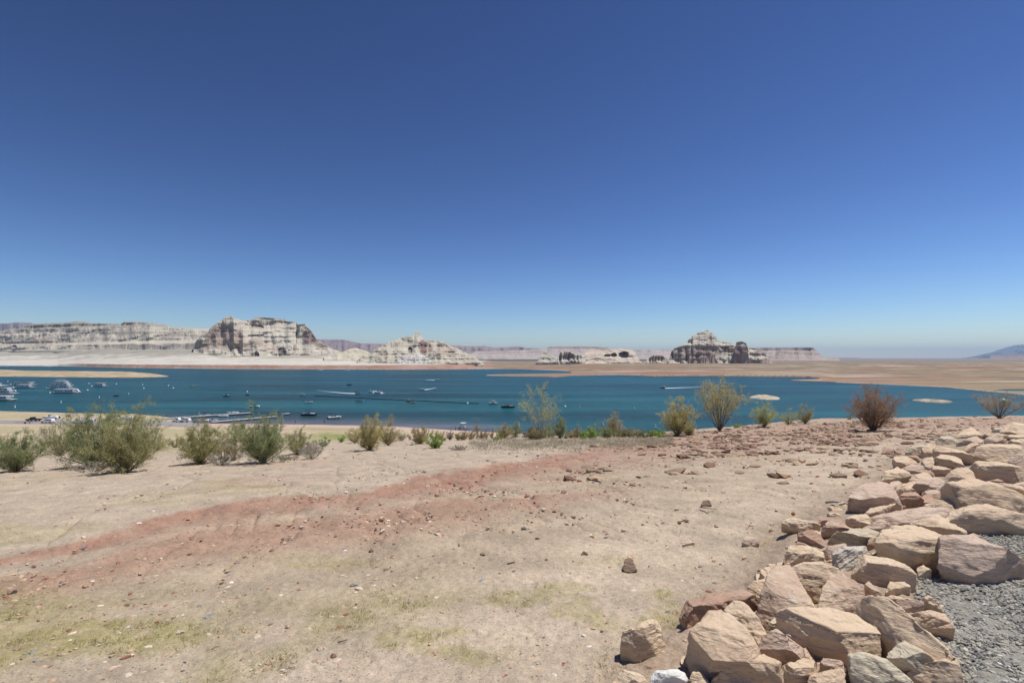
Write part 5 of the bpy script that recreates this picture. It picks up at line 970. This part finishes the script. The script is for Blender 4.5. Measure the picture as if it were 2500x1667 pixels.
speedboat(12, MW, MW, None, 'tiny white boat close to the red far bank, below the shark-fin butte', 852, 903.0, 0)
def wake(pts, w0, w1, label=None):
    P = [on_water(x, y, .03) for x, y in pts]; V = []; n = 40; rsw = np.random.default_rng(int(pts[0][0]))
    for i in range(n+1):
        t = i/n*(len(P)-1); k = min(int(t), len(P)-2); p = P[k].lerp(P[k+1], t-k); d = (P[-1]-P[0]).normalized(); s_ = Vector((-d.y, d.x, 0)); w = (w0+(w1-w0)*i/n)*(.7+.6*rsw.random())
        V += [tuple(p-s_*w/2), tuple(p+s_*w/2+Vector((0, 0, .02))), tuple(p+Vector((0, 0, .35*(1-i/n))))]
    Q = []
    for i in range(n): q = i*3; Q += [(q, q+2, q+5, q+3), (q+2, q+1, q+4, q+5)]
    o = mesh_np('wake', V, Q, MF); tag(o, kind='stuff')
wake([(868, 961), (845, 960), (820, 957.5), (800, 955.5), (775, 952.5)], 1.7, .5); wake([(1623, 948), (1660, 946.5), (1690, 945.5), (1715, 943.5)], 1.8, .6); wake([(1062, 927.6), (1050, 927.5), (1034, 926.8)], 3, 1)
wake([(1036, 951.6), (1050, 949.5), (1066, 946)], 1.5, .4); wake([(912, 957.8), (919, 958.4)], 2.5, 1.2); wake([(930, 959.8), (938, 959.9)], 2.5, 1.0); wake([(786, 903.6), (776, 903.8)], 9, 5); wake([(852, 903.3), (842, 903.5)], 9, 5); wake([(132, 894.2), (104, 893.9)], 22, 8)
# houseboats
def houseboat(px0, px1, py, floors, label, roofc=MW, slide=False, flip=False, canopy=None, cabinw=1.0):
    a = on_water(px0, py); b2 = on_water(px1, py); L_ = (b2-a).length; e = empty('houseboat', (a+b2)/2, math.pi if flip else 0); tag(e, label, 'houseboat', 'houseboats moored at left')
    W_ = 4.8; bm = bmesh.new()
    for s_ in (-1, 1): bx(bm, (0, s_*1.6, .15), (L_*.98, 1.2, .7), bev=.15)
    obj_bm('pontoons', bm, MD, e); bm = bmesh.new(); bx(bm, (0, 0, .62), (L_, W_, .24), bev=.05); obj_bm('deck', bm, MW, e)
    z = .74; x0, x1 = -L_*.36, L_*.34
    for f in range(floors):
        l = x1-x0; hh = 2.2 if f == 0 else 1.9; bm = bmesh.new(); bx(bm, ((x0+x1)/2, 0, z+hh/2), (l, W_*.86, hh), bev=.08); cb = obj_bm('cabin' if f == 0 else 'upper_cabin', bm, MW, e)
        nw = max(3, int(l/2.0)); bm0 = None
        for i in range(nw):
            if i % 4 == 3 or (f and i % 2): continue
            for s_ in (-1, 1):
                bm = bmesh.new(); bx(bm, (x0+l*(i+.5)/nw, s_*W_*.432, z+hh*.58), (l/nw*.58, .06, hh*.36)); obj_bm('window', bm, MG, cb)
        z += hh; bm = bmesh.new(); bx(bm, ((x0+x1)/2+.02*L_, 0, z+.07), (l*1.16 if f == 0 else l*1.05, W_*1.0, .14), bev=.04); obj_bm('roof_deck', bm, roofc, e); z += .14
        bm = bmesh.new(); lr = l*1.1; zz = z
        for s_ in (-1, 1):
            for hz2 in (.45, .9): cyl(bm, ((x0+x1)/2-lr/2, s_*W_*.46, zz+hz2), ((x0+x1)/2+lr/2, s_*W_*.46, zz+hz2), .03, n=5)
            for i in range(9): cyl(bm, ((x0+x1)/2-lr/2+lr*i/8, s_*W_*.46, zz), ((x0+x1)/2-lr/2+lr*i/8, s_*W_*.46, zz+.9), .03, n=5)
        obj_bm('railing', bm, MS, e); x0 += l*.07; x1 -= l*.08
    if canopy:
        bm = bmesh.new(); bx(bm, ((x0+x1)/2, 0, z+1.95), (max(3.5, (x1-x0)*.8), W_*.9, .14), bev=.05)
        c = obj_bm('sun_canopy', bm, canopy, e); bm = bmesh.new()
        for sx in (-.4, .4):
            for sy in (-.4, .4): cyl(bm, ((x0+x1)/2+sx*max(3.5, (x1-x0)*.8), sy*W_, z), ((x0+x1)/2+sx*max(3.5, (x1-x0)*.8), sy*W_, z+1.95), .04, n=6)
        obj_bm('canopy_posts', bm, MS, c)
    if slide:
        bm = bmesh.new(); V = [(L_*.36, 1.0, 3.0), (L_*.42, 1.0, 2.6), (L_*.47, 1.0, 1.5), (L_*.53, 1.0, .6)]
        for p, q in zip(V, V[1:]): cyl(bm, p, q, .35, n=8)
        obj_bm('water_slide', bm, MW, e)
    bm = bmesh.new(); cyl(bm, (L_*.40, 1.6, .74), (L_*.36, 1.6, 2.9), .05); cyl(bm, (L_*.40, 1.0, .74), (L_*.36, 1.0, 2.9), .05)
    for i in range(6): t = (i+.5)/6; cyl(bm, (L_*(.40-.04*t), 1.0, .74+2.1*t), (L_*(.40-.04*t), 1.6, .74+2.1*t), .03)
    obj_bm('ladder', bm, MS, e); return e
houseboat(118, 181, 948.8, 2, 'white two-deck houseboat with a dark red stripe, behind the single-deck one with the slide', canopy=MW)
houseboat(124, 175, 943, 2, 'farthest white houseboat of the middle cluster with a long flat sun roof', canopy=MW)
houseboat(130, 192, 959, 1, 'white single-deck houseboat with a slide at its right end, nearest of the middle cluster', slide=True)
houseboat(33, 86, 940, 1, 'white houseboat with a dark blue canopy, upper left cluster', canopy=MN)
houseboat(39, 81, 946, 1, 'low white houseboat in front of the one with the dark blue canopy')
houseboat(-38, 40, 962, 2, 'white houseboat with a dark upper deck cut by the left edge of the photo', canopy=MW)
houseboat(-42, 34, 977, 1, 'lowest white houseboat cut by the left edge, two rows of small dark windows')
houseboat(-48, 7, 943, 1, 'houseboat of which only the white stern shows at the left edge', flip=True)
houseboat(232, 258, 942.8, 1, 'short cream cabin boat moored alone right of the houseboat clusters', roofc=MCR)
# buoys
bm = bmesh.new(); bmesh.ops.create_uvsphere(bm, u_segments=14, v_segments=10, radius=.62); bmesh.ops.translate(bm, verts=bm.verts, vec=(0, 0, .25)); bmesh.ops.create_cone(bm, cap_ends=True, segments=8, radius1=.12, radius2=.12, depth=.3, matrix=Matrix.Translation((0, 0, .95)))
by = obj_bm('mooring_buoy', bm, MW, smooth=True); first = True
BL = {0: 'white buoy at the bow of the houseboat with the dark blue canopy', 1: 'white buoy at the bow of the low houseboat in the upper left cluster', 4: 'white buoy left of the two-deck houseboat', 5: 'white buoy left of the single-deck houseboat with the slide', 6: 'white buoy just left of the cream cabin boat', 10: 'white buoy right above the tiny dark boat', 11: 'white buoy on the float line near its right end', 2: 'white buoy right of the houseboat cut by the left edge, upper of two', 3: 'white buoy right of the houseboat cut by the left edge, lower of two'}
for i, (x, y) in enumerate([(26, 939), (33, 946.5), (38, 956), (31, 968.5), (114, 949), (122, 959.5), (224, 943.5), (214, 953), (351, 948.5), (217, 937), (603.5, 957), (1141.5, 985.5), (1380, 993.5), (284, 938), (348, 940), (411, 942), (423, 948), (19, 932)]):
    o = by if first else by.copy(); first = False
    if o is not by: C.objects.link(o)
    o.location = on_water(x, y); tag(o, BL.get(i, 'white mooring buoy floating alone on open water, no boat attached'), 'buoy', 'white mooring buoys')
bm = bmesh.new(); cyl(bm, (0, 0, -.3), (0, 0, .35), .42, .38, 14); cyl(bm, (0, 0, .35), (0, 0, 1.35), .22, .17, 12); cyl(bm, (0, 0, 1.35), (0, 0, 1.5), .17, .05, 12); sp_ = obj_bm('marker_buoy', bm, MW); first = True
for i, (x, y, lb) in enumerate([(242, 971, None), (314, 962.5, None), (149, 983, None), (36.5, 995, 'cone-shaped marker buoy nearest the beach at far left'), (1415, 995, None), (1549, 998, None), (1472, 1037, 'white marker buoy seen just above the row of clumps, left of another'), (1600, 1044, 'white marker buoy above the low wide bright green bush'), (1266, 1039, 'white marker buoy above the grey-green clump left of the bare tree')]):
    o = sp_ if first else sp_.copy(); first = False
    if o is not sp_: C.objects.link(o)
    o.location = on_water(x, y); tag(o, lb or 'upright white marker buoy standing alone in open water', 'buoy', 'upright white marker buoys')
# float line (log boom)
A_ = on_water(766, 966.5); B_ = on_water(1169, 985.5); e = empty('float_line', A_); tag(e, 'long dark line of linked floats stretched across the bay', 'float line'); L_ = (B_-A_).length; az = math.atan2(B_.y-A_.y, B_.x-A_.x)
bm = bmesh.new(); bx(bm, (0, 0, .12), (L_/78*.74, .8, .4), bev=.1); f0 = obj_bm('float', bm, MK, e)
for i in range(78):
    o = f0 if i == 0 else f0.copy()
    if i: C.objects.link(o); o.parent = e
    p = (B_-A_)*((i+.5)/78); o.location = p+Vector((0, .5*math.sin(i*.5), 0)); o.rotation_euler = (0, 0, az+.1*math.sin(i*2.1))
# docks
def dock(p0, p1, wd, label, h=.45, parts=14):
    A = on_water(*p0); B = on_water(*p1); v = B-A; L_ = v.length; e = empty('dock', A, math.atan2(v.y, v.x)); tag(e, label, 'dock', 'boat ramp docks')
    for i in range(parts):
        bm = bmesh.new(); bx(bm, (L_*(i+.5)/parts, 0, h), (L_/parts*.985, wd, .22), bev=.02); s_ = obj_bm('dock_section', bm, MDK, e)
        bm = bmesh.new()
        for sy in (-1, 1): bx(bm, (L_*(i+.5)/parts, sy*wd*.36, h-.32), (L_/parts*.7, wd*.22, .42))
        obj_bm('pontoon', bm, MK, s_)
    for i in range(6):
        bm = bmesh.new(); cyl(bm, (L_*(i+.5)/6, wd*.53, -2), (L_*(i+.5)/6, wd*.53, 1.1), .12, n=10); obj_bm('post', bm, MS, e)
dock((393, 1024.5), (612, 1009.5), 2.6, 'upper grey floating dock reaching out from the ramp'); dock((515, 1032.5), (676, 1018.5), 2.6, 'lower grey floating dock, nearer the beach, partly behind bushes')
for x, y, L2, hm_, cn, hd, lb in [(500, 1016.5, 6.5, MW, MN, 5, 'white boat with a dark canopy tied along the outer side of the upper dock'), (568, 1010.5, 7, MW, None, 185, 'white boat tied near the outer end of the upper dock'), (545, 1017.5, 5.5, MW, None, 185, 'white boat tied on the near side of the upper dock'), (467, 1018.8, 3.2, MD, None, 20, 'dark personal watercraft left of another at the upper dock'), (476, 1018.2, 3.2, MD, None, 10, 'dark personal watercraft between another and the white canopied boat'), (518, 1028.5, 6.5, MW, None, 3, 'white boat tied to the inner end of the lower dock'), (496, 1029.0, 6.5, MW, MN, 178, 'white boat just launched behind the white vehicle on the ramp')]:
    speedboat(L2, hm_, MW if hm_ is MW else MD, cn, lb, x, y, hd)
# ramp road on the beach
RD = [(-300, 1026, 1040), (-60, 1025.5, 1036), (60, 1025.3, 1035), (200, 1025.5, 1036), (300, 1026, 1036), (400, 1024.5, 1036.5), (440, 1024, 1038), (505, 1029, 1036)]
V = []; nx = 160; ny = 8
for i in range(nx+1):
    x = -300+805*i/nx
    for j in range(ny+1):
        t = j/ny; y = ip(x, [(q[0], q[1]) for q in RD])*(1-t)+ip(x, [(q[0], q[2]) for q in RD])*t; d = F*(EYE-1.2)/(y-HZ); X_ = (x-CX)/F*d; V.append((X_, d, float(hgt(np.array([X_]), np.array([d]))[0])+.10))
M_road = mk('ramp_concrete', (.27, .255, .25), rough=.95, var=.12, vscale=.4)
o = mesh_np('boat_ramp', V, [(i*(ny+1)+j, (i+1)*(ny+1)+j, (i+1)*(ny+1)+j+1, i*(ny+1)+j+1) for i in range(nx) for j in range(ny)], M_road); tag(o, kind='structure')
def on_beach(px, py):
    v = ray(px, py); return v+Vector((0, 0, .12))
def vehicle(px, py, head, paint, kind, label):
    p = on_beach(px, py); e = empty('pickup_truck' if kind == 'pickup' else 'suv', p, R(head)); tag(e, label, 'truck' if kind == 'pickup' else 'car', 'vehicles on the boat ramp'); L_ = 5.6 if kind == 'pickup' else 4.9
    bm = bmesh.new(); prof = [(-L_/2, .5), (-L_/2, 1.1), (L_*.20, 1.12), (L_*.46, .98), (L_/2, .8), (L_/2, .45)]
    loft(bm, [[(x, -.95, z) for x, z in prof], [(x, .95, z) for x, z in prof]]); bmesh.ops.recalc_face_normals(bm, faces=bm.faces); bmesh.ops.bevel(bm, geom=bm.edges[:], offset=.06, segments=2, affect='EDGES'); bd = obj_bm('body', bm, paint, e)
    a, b2 = (-.35, 1.35) if kind == 'pickup' else (-2.3, 1.2); bm = bmesh.new(); secs = [(a, 1.08), (a+.25, 1.78), (b2-.75, 1.8), (b2, 1.08)]
    loft(bm, [[(x, -.82, z) for x, z in secs], [(x, .82, z) for x, z in secs]]); bmesh.ops.recalc_face_normals(bm, faces=bm.faces); obj_bm('cab', bm, paint, e)
    for s_ in (-1, 1): bm = bmesh.new(); bx(bm, ((a+b2)/2-.15, s_*.825, 1.42), ((b2-a)*.62, .03, .36)); obj_bm('side_window', bm, MG, e)
    bm = bmesh.new(); bx(bm, (b2-.42, 0, 1.45), (.05, 1.4, .5)); ws = obj_bm('windshield', bm, MG, e)
    for sx in (-L_*.31, L_*.31):
        for s_ in (-1, 1):
            bm = bmesh.new(); cyl(bm, (sx, s_*.72, .38), (sx, s_*.97, .38), .38, n=18); wh = obj_bm('wheel', bm, MK, e); bm = bmesh.new(); cyl(bm, (sx, s_*.96, .38), (sx, s_*.985, .38), .2, n=14); obj_bm('rim', bm, MS, wh)
def trailer(px, py, head, L_, label, boat=None, hullm=MW, cn=None):
    p = on_beach(px, py); e = empty('boat_trailer', p, R(head)); tag(e, label, 'trailer', 'boat trailers on the ramp'); bm = bmesh.new()
    for s_ in (-.8, .8): bx(bm, (0, s_, .5), (L_*.8, .12, .12))
    bx(bm, (L_*.5, 0, .5), (L_*.3, .12, .12)); bx(bm, (-L_*.2, 0, .5), (.12, 1.6, .1)); bx(bm, (L_*.3, 0, .5), (.12, 1.6, .1)); obj_bm('frame', bm, MS, e)
    for s_ in (-1, 1): bm = bmesh.new(); cyl(bm, (-L_*.12, s_*.9, .34), (-L_*.12, s_*1.1, .34), .34, n=16); obj_bm('wheel', bm, MK, e)
    if boat: speedboat(L_*.98, hullm, MW, cn, boat, 0, 0, head, loc=p+Vector((0, 0, .78)))
MB_ = mk('black_paint', (.02, .02, .022), rough=.3, spec=.5)
vehicle(82, 1028.5, 180, MB_, 'pickup', 'black pickup on the ramp road at far left'); vehicle(117, 1033, 180, MW, 'suv', 'white car in front of the boat on a trailer at far left')
trailer(124, 1026.5, 180, 8.5, 'trailer behind the black pickup carrying a long white boat', 'long white boat carried on the trailer at far left')
trailer(62, 1034, 180, 7, 'empty dark boat trailer in front of the black pickup')
vehicle(194, 1033.5, 180, MW, 'pickup', 'white pickup half hidden by the tallest bush at left'); trailer(214, 1033, 180, 7, 'trailer behind the half-hidden white pickup', 'white boat on the trailer behind the tallest bush at left')
vehicle(273, 1026.5, 180, MW, 'suv', 'white vehicle with a dark roof load seen between the left bushes'); trailer(310, 1027.5, 180, 6.5, 'trailer behind the white vehicle with the dark roof load', 'white boat on a trailer seen through the feathery tall bush')
bm = bmesh.new(); bx(bm, (0, 0, .25), (3.4, 1.3, .5), bev=.18); o = obj_bm('roof_cargo', bm, MN); o.location = on_beach(273, 1026.5)+Vector((.2, 0, 1.82)); tag(o, 'dark covered load on top of the white vehicle between the left bushes', 'cargo')
vehicle(437, 1030.5, 180, MW, 'pickup', 'white pickup farther left of two white vehicles side by side near the docks'); vehicle(451, 1031.0, 180, MW, 'suv', 'white SUV right of the white pickup near the docks'); trailer(474, 1032, 180, 6, 'dark empty trailer behind the white SUV near the docks')
# pontoon boat on the beach at centre
pc = on_water(1131, 1046.5); e = empty('pontoon_boat', pc, R(25)); tag(e, 'small pontoon boat with a white flat canopy run up on the beach at centre', 'boat')
for s_ in (-1, 1): bm = bmesh.new(); cyl(bm, (-1.6, s_*.8, .15), (1.3, s_*.8, .15), .28, n=12); cyl(bm, (1.3, s_*.8, .15), (1.75, s_*.8, .2), .28, .05, n=12); obj_bm('pontoon', bm, MS, e)
bm = bmesh.new(); bx(bm, (0, 0, .5), (3.1, 2.1, .12)); obj_bm('deck', bm, MS, e); bm = bmesh.new(); bx(bm, (-.9, 0, .9), (.5, 1.8, .7), bev=.08); bx(bm, (.9, .6, .9), (.9, .5, .6), bev=.08); obj_bm('seats', bm, MW, e)
bm = bmesh.new(); bx(bm, (0, 0, 2.35), (2.2, 2.0, .16), bev=.06); cn_ = obj_bm('canopy', bm, MW, e); bm = bmesh.new()
for sx in (-.9, .9):
    for sy in (-.9, .9): cyl(bm, (sx, sy, .55), (sx*.95, sy, 2.3), .035, n=6)
obj_bm('posts', bm, MD, cn_)
# people, tiny at this distance
M_skin = mk('skin', (.42, .27, .19), rough=.6)
def person(loc, rz, shirt, shorts, label, walk=.12):
    J = [(0, 0, .95), (0, 0, 1.15), (0, 0, 1.42), (0, .0, 1.52), (0, .01, 1.66), (0, .0, 1.74), (.10, 0, .92), (.11, walk, .5), (.11, walk-.03, .08), (.11, walk+.14, .04), (-.10, 0, .92), (-.11, -walk*.6, .5), (-.11, -walk, .08), (-.11, -walk+.14, .04), (.19, 0, 1.40), (.24, -.04, 1.12), (.23, .06, .86), (.22, .10, .76), (-.19, 0, 1.40), (-.24, .05, 1.12), (-.23, .14, .88), (-.22, .17, .78)]
    E = [(0, 1), (1, 2), (2, 3), (3, 4), (4, 5), (0, 6), (6, 7), (7, 8), (8, 9), (0, 10), (10, 11), (11, 12), (12, 13), (2, 14), (14, 15), (15, 16), (16, 17), (2, 18), (18, 19), (19, 20), (20, 21)]
    rad = [.14, .13, .15, .055, .10, .07, .095, .06, .042, .035, .095, .06, .042, .035, .055, .042, .03, .028, .055, .042, .03, .028]
    me = bpy.data.meshes.new('person'); me.from_pydata(J, E, []); o = bpy.data.objects.new('person', me); C.objects.link(o); m = o.modifiers.new('s', 'SKIN')
    for v, r in zip(me.skin_vertices[0].data, rad): v.radius = (r, r*.75 if r > .1 else r)
    me.skin_vertices[0].data[0].use_root = True; o.modifiers.new('u', 'SUBSURF').levels = 1
    ev = o.evaluated_get(bpy.context.evaluated_depsgraph_get()); me2 = bpy.data.meshes.new_from_object(ev); o.modifiers.clear(); o.data = me2; me2.name = 'person'
    for mm_ in (M_skin, shirt, shorts): me2.materials.append(mm_)
    for p in me2.polygons: z = p.center.z; x = abs(p.center.x); p.material_index = 1 if (1.0 < z < 1.47 and x < .27) else 2 if (.5 < z <= 1.0 and x < .2) else 0; p.use_smooth = True
    bm = bmesh.new(); bmesh.ops.create_uvsphere(bm, u_segments=12, v_segments=8, radius=.108); bmesh.ops.translate(bm, verts=bm.verts, vec=(0, -.015, 1.70)); hr = obj_bm('hair', bm, MB_, o, smooth=True)
    o.location = loc; o.rotation_euler = (0, 0, rz); tag(o, label, 'person'); return o
person(on_beach(721, 1036.3), 1.2, MR, MN, 'person in red standing at the water\'s edge left of the swimmer'); person(on_water(792, 1031)-Vector((0, 0, .55)), .4, MD, MN, 'person standing thigh-deep in the water below the angled white boat')
person(on_beach(1112, 1052.5), 2.0, MD, MN, 'person in dark clothes on the beach left of the pontoon boat'); person(on_water(484, 1016.5)+Vector((0, .6, .56)), 0, MW, MBL, 'person standing on the upper dock beside the canopied boat')
